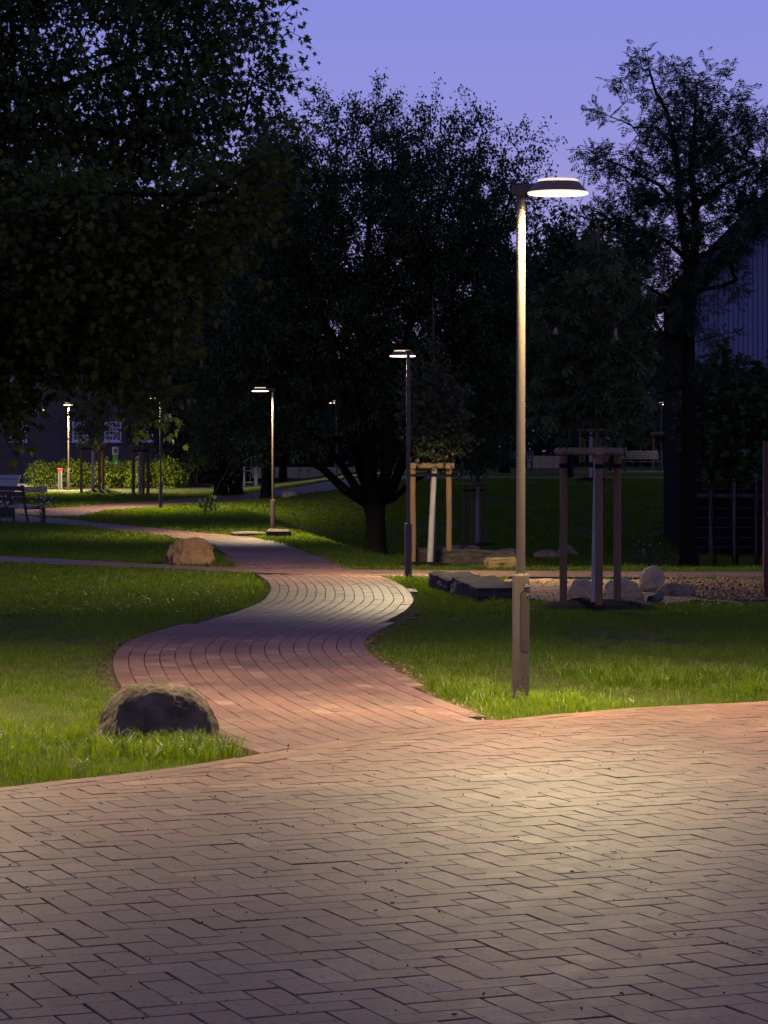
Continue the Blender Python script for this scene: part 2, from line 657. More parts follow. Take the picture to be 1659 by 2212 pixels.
def paver_solid(poly, ztop, tilt=(0, 0), ch=.005, depth=.045):
    """bevelled prism over a convex outline; returns verts, faces"""
    n = len(poly)
    poly = poly + _jit.normal(0, .0011, poly.shape)
    c = poly.mean(0)
    ins = c + (poly - c) * (1 - ch / max(.03, np.linalg.norm(poly - c, axis=1).mean()))
    zz = lambda p, d: zt(p[0], p[1]) + ztop - d + (p - c) @ np.array(tilt)
    V = [(p[0], p[1], zz(p, 0)) for p in ins] + [(p[0], p[1], zz(p, ch * .8)) for p in poly] + [(p[0], p[1], zz(p, depth)) for p in poly]
    Fc = [tuple(range(n))]
    for k in range(n):
        k2 = (k + 1) % n
        Fc.append((n + k, n + k2, k2, k))
        Fc.append((2 * n + k, 2 * n + k2, n + k2, n + k))
    return V, Fc


def pave(owner, polys, n_single, seed, pre=''):
    """polys: list of convex outlines; the nearest n_single become objects, the rest one mesh"""
    r = np.random.default_rng(seed)
    C = np.array([p.mean(0) for p in polys])
    vis = (np.abs(C[:, 0]) < .1444 * C[:, 1] + .1) & (C[:, 1] > 8.5)
    score = np.where(vis, C[:, 1], 1e6 + C[:, 1])
    order = np.argsort(score)
    single = set(order[:n_single].tolist())
    V = []
    Fc = []
    T = []
    full = None
    for i, p in enumerate(polys):
        tz = TOP + r.normal(0, .0011)
        tl = r.normal(0, .0045, 2)
        if i in single:
            c = p.mean(0)
            v, f = paver_solid(p, tz, tl)
            z0 = float(zt(*c))
            v = [(a - c[0], b - c[1], d - z0) for a, b, d in v]
            o = mesh_obj('paver', v, f, pre + 'clinker_single', owner, (c[0], c[1], z0))
        else:
            v, f = paver_solid(p, tz, tl)
            b = len(V)
            V += v
            Fc += [tuple(q + b for q in g) for g in f]
            T += [r.random()] * len(f)
    if V:
        o = mesh_obj('pavers', V, Fc, pre + 'clinker', owner, None, False, T)
        o['kind'] = 'stuff'


# --- plaza: herringbone cut against a border course
def line_at(P):
    """closest point and tangent of the plaza edge"""
    best = None
    for a, b in zip(edge[:-1], edge[1:]):
        d = b - a
        t = min(1, max(0, ((P - a) @ d) / (d @ d)))
        q = a + d * t
        e = np.linalg.norm(P - q)
        if best is None or e < best[0]:
            best = (e, q, d / np.linalg.norm(d))
    return best


plaza = strip('plaza', np.array([[-9, 0.], [9, 0.]]), np.array([[-9, 0.01], [9, 0.01]]), 'joint_sand', 0)
bpy.data.objects.remove(plaza)
pz_y = edge[:, 1]
base_a = edge.copy()
base_b = np.c_[edge[:, 0], np.full(len(edge), -12.)]
plaza = strip('plaza', base_a, base_b, 'joint_sand', .010, 40, 'brick paved plaza in herringbone pattern')
th = .3934
ei = np.array([math.cos(th), math.sin(th)])
ej = np.array([-math.sin(th), math.cos(th)])
org = np.array([-.6374 * 1.95, 5.1749 * 1.95])
GAP = .0058
BORD = 2 * BW + .004


def edge_y(x):
    return np.interp(x, edge[:, 0], edge[:, 1])


polys = []
for a in range(-90, 120):
    for b in range(-120, 120):
        res = (a - b) % 4
        # brick lying along i starts where res==0; brick along j starts where res==3
        if res == 0:
            q = [(a, b), (a + 2, b), (a + 2, b + 1), (a, b + 1)]
        elif res == 3:
            q = [(a, b), (a + 1, b), (a + 1, b + 2), (a, b + 2)]
        else:
            continue
        c = org + BW * (ei * np.mean([u for u, v in q]) + ej * np.mean([v for u, v in q]))
        if c[1] < 5.6 or c[1] > 24 or abs(c[0]) > .15 * c[1] + 3.0:
            continue
        if c[1] > edge_y(c[0]) + .2:
            continue
        P = np.array([org + BW * (ei * u + ej * v) for u, v in q])
        cc = P.mean(0)
        d = P - cc
        ui = d @ ei
        uj = d @ ej
        P = cc + np.outer(np.sign(ui) * (np.abs(ui) - GAP / 2), ei) + np.outer(np.sign(uj) * (np.abs(uj) - GAP / 2), ej)
        if c[1] > edge_y(c[0]) - 1.2:
            e, qn, tg = line_at(cc)
            n = np.array([-tg[1], tg[0]])
            P = clip_poly(P, n, qn @ n - BORD - .003)
            if len(P) < 3:
                continue
            ar = .5 * abs(np.dot(P[:, 0], np.roll(P[:, 1], 1)) - np.dot(P[:, 1], np.roll(P[:, 0], 1)))
            if ar < .0008:
                continue
        polys.append(P)
# border course: stretchers following the edge in two rows
ed = resample(edge[2:-1], int(np.linalg.norm(np.diff(edge[2:-1], axis=0), axis=1).sum() / .292))
for row in (0, 1):
    for k in range(len(ed) - 1):
        a, b = ed[k], ed[k + 1]
        if row:
            a, b = (ed[k] + ed[k + 1]) / 2, (ed[min(k + 2, len(ed) - 1)] + ed[k + 1]) / 2
            if k + 2 >= len(ed):
                continue
        if abs((a + b)[0] / 2) > .15 * a[1] + 3.0:
            continue
        t = (b - a) / np.linalg.norm(b - a)
        n = np.array([t[1], -t[0]])
        o0 = row * BW + GAP / 2
        o1 = (row + 1) * BW - GAP / 2
        polys.append(np.array([a + t * GAP / 2 + n * o0, a + t * GAP / 2 + n * o1, b - t * GAP / 2 + n * o1, b - t * GAP / 2 + n * o0])[::-1])
pave(plaza, polys, 300, 3)


# --- paths: running bond in courses that follow the bends
def course_polys(a, b, ok, length=.292, gap=.008, seed=1, smax=1e9):
    mid = (a + b) / 2
    w = np.linalg.norm(a - b, axis=1)
    d = np.r_[0, np.cumsum(np.linalg.norm(np.diff(mid, axis=0), axis=1))]
    tan = np.gradient(mid, axis=0)
    tan /= np.linalg.norm(tan, axis=1)[:, None]
    nor = np.c_[-tan[:, 1], tan[:, 0]]
    if ((a[50] - mid[50]) @ nor[50]) < 0:
        nor = -nor
    hw = np.median(w) / 2
    nc = int(round(2 * hw / BW)) + 8
    r = np.random.default_rng(seed)
    out = []

    def pt(s, o):
        return np.array([np.interp(s, d, mid[:, 0]) + np.interp(s, d, nor[:, 0]) * o,
                         np.interp(s, d, mid[:, 1]) + np.interp(s, d, nor[:, 1]) * o])
    off = -nc * BW / 2
    for c in range(nc):
        o0 = off + c * BW + gap / 2
        o1 = off + (c + 1) * BW - gap / 2
        s = (c % 2) * length / 2 + r.normal(0, .015)
        while s + length < min(d[-1], smax):
            g = .0045
            p = np.array([pt(s + g / 2, o0), pt(s + length - g / 2, o0), pt(s + length - g / 2, o1), pt(s + g / 2, o1)])
            s += length
            if ok(p):
                ar = np.dot(p[:, 0], np.roll(p[:, 1], -1)) - np.dot(p[:, 1], np.roll(p[:, 0], -1))
                out.append(p if ar > 0 else p[::-1])
    return out


path = strip('path', LA, RA, 'joint_sand', .012, 8, 'winding red brick path through the lawn')


def ok_a(p):
    c = p.mean(0)[None]
    if not inpoly(c, POLY_A)[0] or inpoly(c, POLY_C)[0]:
        return False
    return True


pa = []
for p in course_polys(LA, RA, ok_a, seed=4):
    c = p.mean(0)
    if c[1] < 20.5:
        e, qn, tg = line_at(c)
        n = np.array([-tg[1], tg[0]])
        if (c - qn) @ n < -.3:
            continue
        p = clip_poly(p, -n, -(qn @ n) - .003)
        if len(p) < 3:
            continue
    pa.append(p)
pave(path, pa, 300, 5, 'path_')

path2 = strip('path', LB, RB, 'joint_sand', .010, 8, 'brick path curving left past the middle boulder')
pb = course_polys(LB, RB, lambda p: inpoly(p.mean(0)[None], POLY_B)[0] and not inpoly(p.mean(0)[None], POLY_C)[0], seed=6, smax=36)
pave(path2, pb, 0, 7, 'path_')
far_b = 118
strip('path', LB[far_b:], RB[far_b:], 'path_clinker', .026, 8, 'far end of the brick path at the bend')
strip('path', RCn, LCn, 'path_clinker', .034, 8, 'far leg of the brick path below the buildings')
cross = strip('path', CN, CF, 'joint_sand', .014, 8, 'narrow red brick path crossing the winding path')
pc = course_polys(CN, CF, lambda p: abs(p.mean(0)[0]) < .17 * p.mean(0)[1] and inpoly(p.mean(0)[None], POLY_C)[0], seed=8)
pave(cross, pc, 0, 9, 'path_')

# edging along the sandy patch, worn soil along the path edges
ed1 = MB()
pts = resample([gp(*p) for p in [(1100, 1251.5), (1226, 1253.2), (1646, 1255.2)]] + [(9, 48.0)], 40)
for a, b in zip(pts[:-1], pts[1:]):
    c = (a + b) / 2
    ed1.box((c[0], c[1], float(zt(*c)) + .02), (np.linalg.norm(b - a) + .01, .05, .07), math.atan2(b[1] - a[1], b[0] - a[0]))
tag(ed1.build('path_edging', 'steel_dark'), 'dark low edging between the cross path and the sandy patch', kind='structure')


VB = []


def verge(a, sgn, w, other, seed):
    r = np.random.default_rng(seed)
    t = np.gradient(a, axis=0)
    t /= np.linalg.norm(t, axis=1)[:, None]
    n = np.c_[-t[:, 1], t[:, 0]] * sgn
    ww = w * (.55 + .45 * np.array([noise.noise((p[0] * 1.7, p[1] * 1.7, seed)) for p in a]))
    VB.append(strip_poly(a, a + n * np.clip(ww * 1.15, .04, 1)[:, None]))
    strip('soil', a - n * .05, a + n * np.clip(ww, .03, 1)[:, None], 'soil', .004, 3, 'bare soil along the path edge')


verge(LA[25:160], 1, .26, RA, 3)
verge(RA[8:120], -1, .34, LA, 4)
verge(edge[2:70], 1, .16, LA, 5)

# ------------------------------------------------------------------ sandy patch and chips

sp = np.vstack([SAND, SAND[:1]])
from mathutils.geometry import tessellate_polygon


def patch(name, poly, m, dz, lab, sub=1.0, hgt=None, kind='structure'):
    """ground-hugging sheet over a polygon: fine grid cells whose centre lies inside"""
    poly = np.asarray(poly)
    lo = poly.min(0)
    hi = poly.max(0)
    xs = np.arange(lo[0], hi[0] + sub, sub)
    ys = np.arange(lo[1], hi[1] + sub, sub)
    X, Y = np.meshgrid(xs, ys)
    P = np.c_[X.ravel(), Y.ravel()]
    Z = zt(P[:, 0], P[:, 1]) + dz
    if hgt is not None:
        Z = Z + hgt(P)
    nx = len(xs)
    i = (np.arange(nx - 1)[None, :] + np.arange(len(ys) - 1)[:, None] * nx).ravel()
    ce = P[i] + sub / 2
    k = i[inpoly(ce, poly)]
    Fc = np.stack([k, k + 1, k + 1 + nx, k + nx], -1)
    o = big_mesh(name, np.c_[P, Z], Fc, m, smooth=True)
    tag(o, lab, kind=kind)
    return o


def lumpy(amp, sc, seed):
    amp = amp * .6
    return lambda P: np.array([amp * (noise.fractal((p[0] * sc, p[1] * sc, seed), 1, 2, 4) * .5 + .5) for p in P])


patch('sand', SAND, 'sand', .004, 'bare sandy ground beside the cross path', .07, lumpy(.09, 1.1, 3))
CH_POLY = np.array([gp(*p) for p in [(1440, 1258), (1640, 1259), (1780, 1258), (1790, 1303), (1640, 1305), (1530, 1300), (1470, 1285)]])
patch('wood_chips', CH_POLY, 'woodchips', .03, 'bed of pale wood chips by the rust red post', .06, lumpy(.08, 1.5, 5), 'stuff')
patch('road', ROAD, 'asphalt', .02, 'dark asphalt lane in front of the hedge', .5)


def chips(name, poly, n, m, size, z, lab, seed, hg=None):
    r = np.random.default_rng(seed)
    poly = np.asarray(poly)
    P = r.uniform(poly.min(0), poly.max(0), (n * 2, 2))
    P = P[inpoly(P, poly)][:n]
    n = len(P)
    Z = zt(P[:, 0], P[:, 1]) + z
    if hg is not None:
        Z = Z + hg(P)
    a = r.uniform(0, 6.28, n)
    L = size * r.uniform(.4, 1.5, n)
    Wd = L * r.uniform(.2, .6, n)
    tl = r.normal(0, .45, (n, 2))
    u = np.c_[np.cos(a), np.sin(a), tl[:, 0]] * L[:, None]
    v = np.c_[-np.sin(a), np.cos(a), tl[:, 1]] * Wd[:, None]
    c = np.c_[P, Z]
    h = np.array([0, 0, .006])
    V = np.stack([c - u - v, c + u - v, c + u + v, c - u + v, c - u - v - h, c + u - v - h, c + u + v - h, c - u + v - h], 1).reshape(-1, 3)
    q = np.array([(0, 1, 2, 3), (0, 4, 5, 1), (1, 5, 6, 2), (2, 6, 7, 3), (3, 7, 4, 0)])
    Fc = (q[None] + (np.arange(n) * 8)[:, None, None]).reshape(-1, 4)
    o = big_mesh(name, V, Fc, m)
    tag(o, lab, kind='stuff')
    return o


chips('wood_chips', CH_POLY, 8000, 'woodchips', .028, .035, 'loose wood chips beside the rust red post', 11, lumpy(.08, 1.5, 5))
chips('gravel', SAND, 2500, 'sand', .018, .008, 'small stones and crumbs lying on the sandy patch', 12, lumpy(.09, 1.1, 3))

for i_, vp in enumerate(VB):
    chips('leaf_litter', vp, (900, 1100, 500)[i_], 'woodchips' if i_ == 1 else 'soil', .016, .012, ('dry litter along the left edge of the winding path', 'dry litter along the right edge of the winding path', 'dry litter along the front lawn edge')[i_], 30 + i_)

# fallen twigs and crumbs of earth on the pavers
tw = MB()
r_ = np.random.default_rng(5)
n_ = 0
while n_ < 300:
    D = r_.uniform(8.8, 34)
    x = r_.uniform(-.15, .15) * D
    if not (inpoly([(x, D)], POLY_PLAZA)[0] or inpoly([(x, D)], POLY_A)[0]):
        continue
    n_ += 1
    a = r_.uniform(0, math.pi)
    L = r_.choice([.004, .008, .016, .04, .07], p=[.42, .30, .14, .09, .05]) * r_.uniform(.7, 1.4)
    z = float(zt(x, D)) + TOP + .004
    p = [(x, D, z)]
    for k in range(3):
        a += r_.normal(0, .35)
        p.append((p[-1][0] + math.cos(a) * L / 3, p[-1][1] + math.sin(a) * L / 3, z + abs(r_.normal(0, .002))))
    w_ = .0016 if L > .02 else .003
    tw.tube(p, [w_, w_ * 1.1, w_, w_ * .6], 4)
tag(tw.build('debris', 'twig'), 'fallen twigs and crumbs scattered over the brick paving', kind='stuff')


# ------------------------------------------------------------------ street lamps
def arc_panel(r0, r1, a0, a1, z0, z1, corner=.0, na=14, nz=14):
    """curved plate round a vertical axis; angle 0 faces -y, positive towards +x"""
    mb = MB()
    zs = np.linspace(z0, z1, nz + 1)
    if corner:
        zs = np.unique(np.r_[z0, z0 + corner * (1 - np.cos(np.linspace(0, math.pi / 2, 5))), z1 - corner * (1 - np.cos(np.linspace(0, math.pi / 2, 5))), np.linspace(z0 + corner, z1 - corner, 5)])
    V = []
    am = (a0 + a1) / 2
    ah = (a1 - a0) / 2
    for r in (r0, r1):
        for z in zs:
            e = 0
            if corner:
                q = max(z0 + corner - z, z - (z1 - corner), 0)
                e = (corner - math.sqrt(max(0, corner ** 2 - q ** 2))) / r1
            for k in range(na + 1):
                t = am + (ah - e) * (2 * k / na - 1)
                V.append((r * math.sin(t), -r * math.cos(t), z))
    m = len(zs)
    w = na + 1
    o = m * w
    Fc = []
    for i in range(m - 1):
        for k in range(na):
            p = i * w + k
            Fc.append((o + p, o + p + 1, o + p + w + 1, o + p + w))
        for k in (0, na):
            p = i * w + k
            f = (p, p + w, o + p + w, o + p)
            Fc.append(f if k == 0 else f[::-1])
    for i in (0, m - 1):
        for k in range(na):
            p = i * w + k
            f = (p, o + p, o + p + 1, p + 1)
            Fc.append(f if i == 0 else f[::-1])
    mb.add(V, Fc)
    return mb


def lettering(parent, text, size, r, a_left, z):
    cu = bpy.data.curves.new('lettering', 'FONT')
    cu.body = text
    cu.size = size
    cu.space_line = .78
    cu.extrude = 0
    cu.resolution_u = 3
    to = bpy.data.objects.new('lettering', cu)
    COL.objects.link(to)
    dg = bpy.context.evaluated_depsgraph_get()
    me = bpy.data.meshes.new_from_object(to.evaluated_get(dg))
    bpy.data.objects.remove(to)
    for v in me.vertices:
        t = a_left + v.co.x / r
        v.co = (r * math.sin(t), -r * math.cos(t), z + v.co.y)
    me.materials.clear()
    me.materials.append(MATS['print_white'])
    o = bpy.data.objects.new('lettering', me)
    return link(o, parent)


def street_lamp(loc, off, label, power=1.0, H=4.0, detail=1, blend=.66, cone=158):
    """slim path lamp: wide lower tube, thin pole, side arm and a disc shade with a glowing ring"""
    root = empty('street_lamp', loc)
    tag(root, label, 'street lamp', 'lamps along the park paths')
    n = 40 if detail else 14
    ox, oy = off
    ol = math.hypot(ox, oy)
    ux, uy = ox / ol, oy / ol
    MB().lathe([(.0, -.25), (.066, -.25), (.066, .985), (.064, .995), (.06, 1.0), (.036, 1.0), (.036, 1.006), (.0, 1.006)], n).build('base_tube', 'lamp_paint_dirty', root, smooth=True)
    MB().lathe([(.039, 1.0), (.039, 1.008), (.0345, 1.010), (.0345, H + .002), (.031, H + .006), (.031, H + .04), (0, H + .04)], n).build('pole', 'lamp_paint', root, smooth=True)
    arm = MB()
    A = math.atan2(uy, ux)
    la = ol - .185 + .07
    arm.box((ux * (la / 2 - .07), uy * (la / 2 - .07), H + .068), (la, .080, .078), A, .012)
    arm.build('arm', 'lamp_paint', root)
    sh = MB()
    sh.lathe([(.160, H + .102), (.2315, H + .024), (.222, H + .024), (.150, H + .100), (.160, H + .102)], n * 2 if detail else 20, (ox, oy, 0))
    so = sh.build('lamp_shade', 'shade_paint', root, smooth=True)
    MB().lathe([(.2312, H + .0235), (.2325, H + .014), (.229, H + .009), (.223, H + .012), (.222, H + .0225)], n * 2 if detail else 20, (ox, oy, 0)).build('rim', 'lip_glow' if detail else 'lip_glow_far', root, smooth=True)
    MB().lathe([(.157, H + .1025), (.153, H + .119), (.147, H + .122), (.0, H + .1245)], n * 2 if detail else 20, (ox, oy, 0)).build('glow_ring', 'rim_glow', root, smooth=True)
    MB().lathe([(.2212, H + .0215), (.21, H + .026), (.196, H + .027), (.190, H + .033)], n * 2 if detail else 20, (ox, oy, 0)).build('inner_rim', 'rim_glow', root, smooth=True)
    MB().lathe([(.190, H + .033), (.10, H + .034), (0, H + .034)], n * 2 if detail else 20, (ox, oy, 0)).build('diffuser', 'diffuser', root)
    if detail:
        d0, d1 = math.radians(-4), math.radians(98)
        r = .066
        arc_panel(r - .004, r + .0004, d0 - .055, d1 + .055, .399, .872, .026).build('door_gap', 'dark_gap', root)
        arc_panel(r - .004, r + .0018, d0, d1, .4045, .8665, .024).build('door', 'lamp_paint_dirty', root, smooth=True)
        kc = math.radians(49)
        kh = MB()
        kh.tube([(math.sin(kc) * .062, -math.cos(kc) * .062, .836), (math.sin(kc) * .0700, -math.cos(kc) * .0700, .836)], .0085, 14)
        kh.build('lock', 'steel_grey', root)
        kh = MB()
        kh.tube([(math.sin(kc) * .066, -math.cos(kc) * .066, .836), (math.sin(kc) * .0706, -math.cos(kc) * .0706, .836)], .005, 10)
        kh.build('keyhole', 'dark_gap', root)
        pl = arc_panel(r - .003, r + .002, math.radians(19), math.radians(75), .886, .938).build('maker_plate', 'plate', root)
        lettering(pl, 'louis\npoulsen', .0195, r + .0023, math.radians(24), .920)
        # mud splashed up the foot of the tube
        q = np.random.default_rng(2)
        mud = MB()
        for _ in range(420):
            t = q.normal(.35, .42)
            z = abs(q.normal(0, .11))
            if z > .42 or abs(t) > 1.5:
                continue
            s = q.uniform(.001, .0034)
            c = Vector((math.sin(t) * r, -math.cos(t) * r, z))
            mud.box(c, (s * 1.5, s * 1.5, s), t)
        mud.build('mud_specks', 'sand', root)['kind'] = 'stuff'
    li = bpy.data.lights.new('lamp_light', 'SPOT')
    li.energy = LAMP_W * power
    li.color = LAMP_COL
    li.spot_size = math.radians(cone)
    li.spot_blend = blend
    li.shadow_soft_size = .18
    lo = bpy.data.objects.new('lamp_light', li)
    link(lo, root, (ox, oy, H + .012))
    return root


LAMP_W = 3200
g = gp(1125, 1520)
street_lamp((g[0], g[1], float(zt(*g))), (.27, -.26), 'tall lit path lamp nearest the plaza, standing on the right lawn edge', 1.08, 3.90, blend=.58)
street_lamp((-4.5, 19.8, float(zt(-4.5, 19.8))), (.3, -.24), 'path lamp standing on the front left lawn just past the left edge of the view', .9, detail=0, blend=.55)
g = gp(882, 1250)
street_lamp((g[0], g[1], float(zt(*g))), (-.10, .38), 'lit path lamp in front of the staked tree at the crossing', 1.05, detail=0, blend=.15)
g = (-3.09, 74.0)
street_lamp((g[0], g[1], float(zt(*g))), (-.35, -.16), 'lit path lamp beside the flat stones, arm to the left', 1.5, detail=0, cone=138)
g = gp(347, 1100)
street_lamp((g[0], g[1], float(zt(*g))), (-.28, .30), 'dark slim path lamp half hidden by hanging foliage', 1.7, detail=0, cone=145)
g = (-14.96, 126)
street_lamp((g[0], g[1], float(zt(*g))), (.04, -.38), 'lit lamp with pale pole in front of the hedge', 4.5, detail=0, blend=.3)
g = ground(82, 142)
street_lamp(g, (.05, .38), 'farthest left lamp with dark pole before the building wall', detail=0)
g = ground(727, 128)
street_lamp(g, (-.12, .36), 'far lamp glinting through the branches of the forked tree', 0.45, 3.55, detail=0)
g = ground(1428, 128)
street_lamp(g, (.1, .36), 'far lamp seen among leaves left of the tall trunk', 0.12, 3.2, detail=0)
g = ground(1407, 215)
street_lamp(g, (-.05, -.36), 'most distant small lamp on a dark pole on the right', 1.0, 3.1, detail=0)


# ------------------------------------------------------------------ boulders and stone slabs
def boulder(name, loc, size, m, seed, label, rz=0, sub=5, rough=.10, flat=.25, cuts=(), group=None, lean=0, wob=.16):
    bm = bmesh.new()
    bmesh.ops.create_icosphere(bm, subdivisions=sub, radius=1)
    for v in bm.verts:
        p = v.co.copy()
        k = 1
        # planar facets
        for (n, d) in cuts:
            n = Vector(n).normalized()
            e = p.dot(n) - d
            if e > 0:
                p -= n * e * .88
        q = p * 1.3 + Vector((seed * 7.3, seed * 3.1, 0))
        k += wob * noise.fractal(q, 1, 2, 3) + rough * .5 * noise.fractal(q * 3.2, .9, 2.1, 5) + rough * .22 * noise.fractal(q * 11, .8, 2.1, 4)
        p *= k
        if p.z < -flat:
            p.z = -flat - (p.z + flat) * .12 * -1
        v.co = Vector((p.x * size[0], p.y * size[1], (p.z + flat) * size[2] / (1 + flat)))
        v.co.x += lean * v.co.z
    for f in bm.faces:
        f.smooth = True
    me = bpy.data.meshes.new(name)
    bm.to_mesh(me)
    bm.free()
    me.materials.append(MATS[m])
    o = link(bpy.data.objects.new(name, me), None, loc)
    o.rotation_euler = (0, 0, rz)
    tag(o, label, 'boulder' if name == 'boulder' else 'stone', group)
    return o


def on(px, py, dz=0):
    g = gp(px, py)
    return (g[0], g[1], float(zt(*g)) + dz)


def scl(D):
    return F / D


g = on(333, 1606, -.05)
boulder('boulder', (g[0], g[1] + .25, g[2]), (.41, .33, .45), 'boulder_dark', 4, 'dark mossy boulder in the front lawn beside the winding path', .0, 6, .06, .25, [((-.1, -1, .22), .74), ((.55, -1, .25), .80), ((0, 0, 1), .90), ((-.8, -.5, .2), .9)], None, 0, .035)
g = on(410, 1223, -.05)
boulder('boulder', (g[0], g[1] + .4, g[2]), (.53, .45, .62), 'boulder_brown', 2, 'rounded brown boulder in the wedge where the two paths meet', .1, 5, .15, .45, [((0, -1, .2), .78), ((.9, -.2, .1), .82), ((0, 0, 1), .9), ((-.7, -.8, .4), .86)])
BG_ = 'boulders grouped behind the staked chestnut'
g = on(1258, 1298, -.03)
boulder('boulder', (g[0], g[1] + .2, g[2]), (.21, .22, .33), 'boulder_pale', 3, 'pale boulder half hidden behind the wooden stakes', .3, 5, .18, .4, [((-.6, -.5, .6), .75), ((.6, -1, .2), .7)], BG_, .05)
g = on(1352, 1306, -.05)
boulder('boulder', (g[0], g[1] + .3, g[2]), (.315, .30, .40), 'boulder_pale', 4, 'broad tan boulder just right of the wooden stakes', .2, 5, .18, .4, [((-.5, -.5, .8), .72), ((.3, -1, -.3), .62), ((.9, -.2, .3), .85)], BG_, -.08)
g = on(1414, 1284, -.02)
boulder('boulder', (g[0], g[1] + .35, g[2]), (.205, .22, .42), 'boulder_pale', 5, 'tallest upright pale boulder of the group', .5, 5, .17, .7, [((-.2, -1, .3), .8), ((1, -.3, 0), .85)], BG_)
g = on(1462, 1292, -.03)
boulder('boulder', (g[0], g[1] + .15, g[2]), (.30, .24, .255), 'boulder_grey', 6, 'low grey boulder lying by the wood chips', -.1, 5, .16, .5, [((0, -1, -.1), .7), ((0, 0, 1), .88), ((1, -.3, .2), .85)], BG_, .1)
g = on(1185, 1206)
boulder('boulder', (g[0], g[1], g[2] - .05), (.42, .35, .30), 'boulder_grey', 8, 'dim grey boulder out on the dark lawn', 0, 4, .1, .3)
g = on(1230, 1200)
boulder('boulder', (g[0], g[1], g[2] - .05), (.40, .3, .38), 'boulder_grey', 9, 'dim boulder behind the left wooden stake', 0, 4, .1, .3, [((1, 0, .6), .5)])
g = ground(490, 118)
boulder('boulder', (ground(1078, 118)[0] * 0 + ground(461, 96)[0] * 0 + (625 - 829.5 + 0) / F * 104 - 0, 104.0, float(zt(-3.7, 104)) - .03), (.34, .3, .28), 'boulder_pale', 10, 'small pale boulder at the far bend of the brick path', 0, 4, .1, .3)


def slab(name, loc, size, m, seed, label, rz, group=None, tilt=(0, 0)):
    """quarried block: straight broken faces, bedding layers, chipped edges"""
    bm = bmesh.new()
    bmesh.ops.create_cube(bm, size=1)
    bmesh.ops.subdivide_edges(bm, edges=bm.edges[:], cuts=15, use_grid_fill=True)
    for v in bm.verts:
        p = v.co.copy()
        n = noise.fractal(Vector((p.x * size[0] * 3, p.y * size[1] * 3, p.z * size[2] * 3)) + Vector((seed * 5.1, 0, 0)), 1, 2, 5)
        lay = noise.noise(Vector((p.x * 1.5, seed + p.y * 1.5, p.z * size[2] * 14))) * .022
        big = noise.noise(Vector((p.x * size[0] * 1.5 + seed, p.y * size[1] * 1.5, 0)))
        q = Vector((p.x * size[0], p.y * size[1], (p.z + .5) * size[2]))
        q.x += (n * .05 + lay) * (1 if abs(p.x) > .45 else 0) * (1 if p.x > 0 else -1)
        q.y += (n * .06 + lay) * (1 if abs(p.y) > .45 else 0) * (1 if p.y > 0 else -1)
        if p.z > .45:
            q.z += n * .02 + big * .05
            e = max(abs(p.x), abs(p.y))
            if e > .46:
                q.z -= .02 + abs(n) * .05
        q.z += q.x * tilt[0] + q.y * tilt[1]
        v.co = q
    me = bpy.data.meshes.new(name)
    bm.to_mesh(me)
    bm.free()
    me.materials.append(MATS[m])
    o = link(bpy.data.objects.new(name, me), None, loc)
    o.rotation_euler = (0, 0, rz)
    tag(o, label, 'stone', group)
    return o


SG = 'quarried stone blocks along the crossing'
slab('stone_block', (1.20, 42.6, float(zt(1.2, 42.6)) - .08), (.70, 2.6, .34), 'slab_stone', 1, 'long layered dark stone block left of the near lamp', .10, SG)
slab('stone_block', (1.52, 40.0, float(zt(1.52, 40.0)) - .10), (.66, 2.3, .36), 'slab_stone', 2, 'dark stone block nearest the lamp tube', .16, SG, (0, .02))
g = on(1083, 1230)
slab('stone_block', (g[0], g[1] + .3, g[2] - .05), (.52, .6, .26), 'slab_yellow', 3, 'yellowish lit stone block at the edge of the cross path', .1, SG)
g = on(1040, 1222)
slab('stone_block', (2.0, 55.2, -.42), (1.5, .9, .30), 'slab_stone', 4, 'flat stone block right of the staked tree at the crossing', -.1, SG)
slab('stone_block', (1.25, 57.2, -.44), (1.6, .9, .30), 'slab_stone', 5, 'flat stone block just behind the staked tree at the crossing', -.05, SG)
slab('stone_block', (-2.9, 73.2, float(zt(-2.9, 73.2)) - .08), (.62, .8, .25), 'slab_stone', 6, 'flat stone beside the foot of the third lamp', .0, SG)
slab('stone_block', (-3.75, 73.6, float(zt(-3.9, 73.6)) - .12), (.95, .8, .22), 'slab_stone', 7, 'long low stone left of the third lamp', .05, SG)
slab('stone_block', (-15.6, 119, float(zt(-15.6, 119)) - .05), (1.0, .6, .36), 'wall_concrete', 8, 'pale flat stone block beside the white slatted lounger', .1, SG)


# ------------------------------------------------------------------ green pipe and rust red post
g = on(1407, 1307)
mb = MB()
mb.lathe([(.058, 0), (.068, 0), (.068, .40), (.058, .40), (.058, 0)], 28)
o = mb.build('drain_pipe', 'pipe_green', None, (g[0], g[1], g[2] + .065), smooth=True)
o.rotation_euler = (math.radians(-86), 0, math.radians(-22))
tag(o, 'short green drain pipe poking out between the boulders', 'pipe')
g = on(1656, 1301)
root = empty('steel_post', (g[0] + .01, g[1], g[2]))
tag(root, 'tall rust red steel post at the right edge of the view', 'post')
MB().box((0, 0, 1.12), (.115, .115, 2.44), .0, .006).build('post', 'rust_paint', root)
for z in (2.24, 2.10):
    m_ = MB()
    m_.tube([(-.056, 0, z), (-.075, 0, z)], .011, 10)
    m_.build('bolt', 'steel_grey', root)
m_ = MB()
m_.tube([(.02, -.055, 1.29), (.02, -.075, 1.29)], .03, 16)
m_.build('cap', 'steel_grey', root)
MB().box((0, 0, .01), (.2, .2, .03)).build('base_plate', 'steel_dark', root)


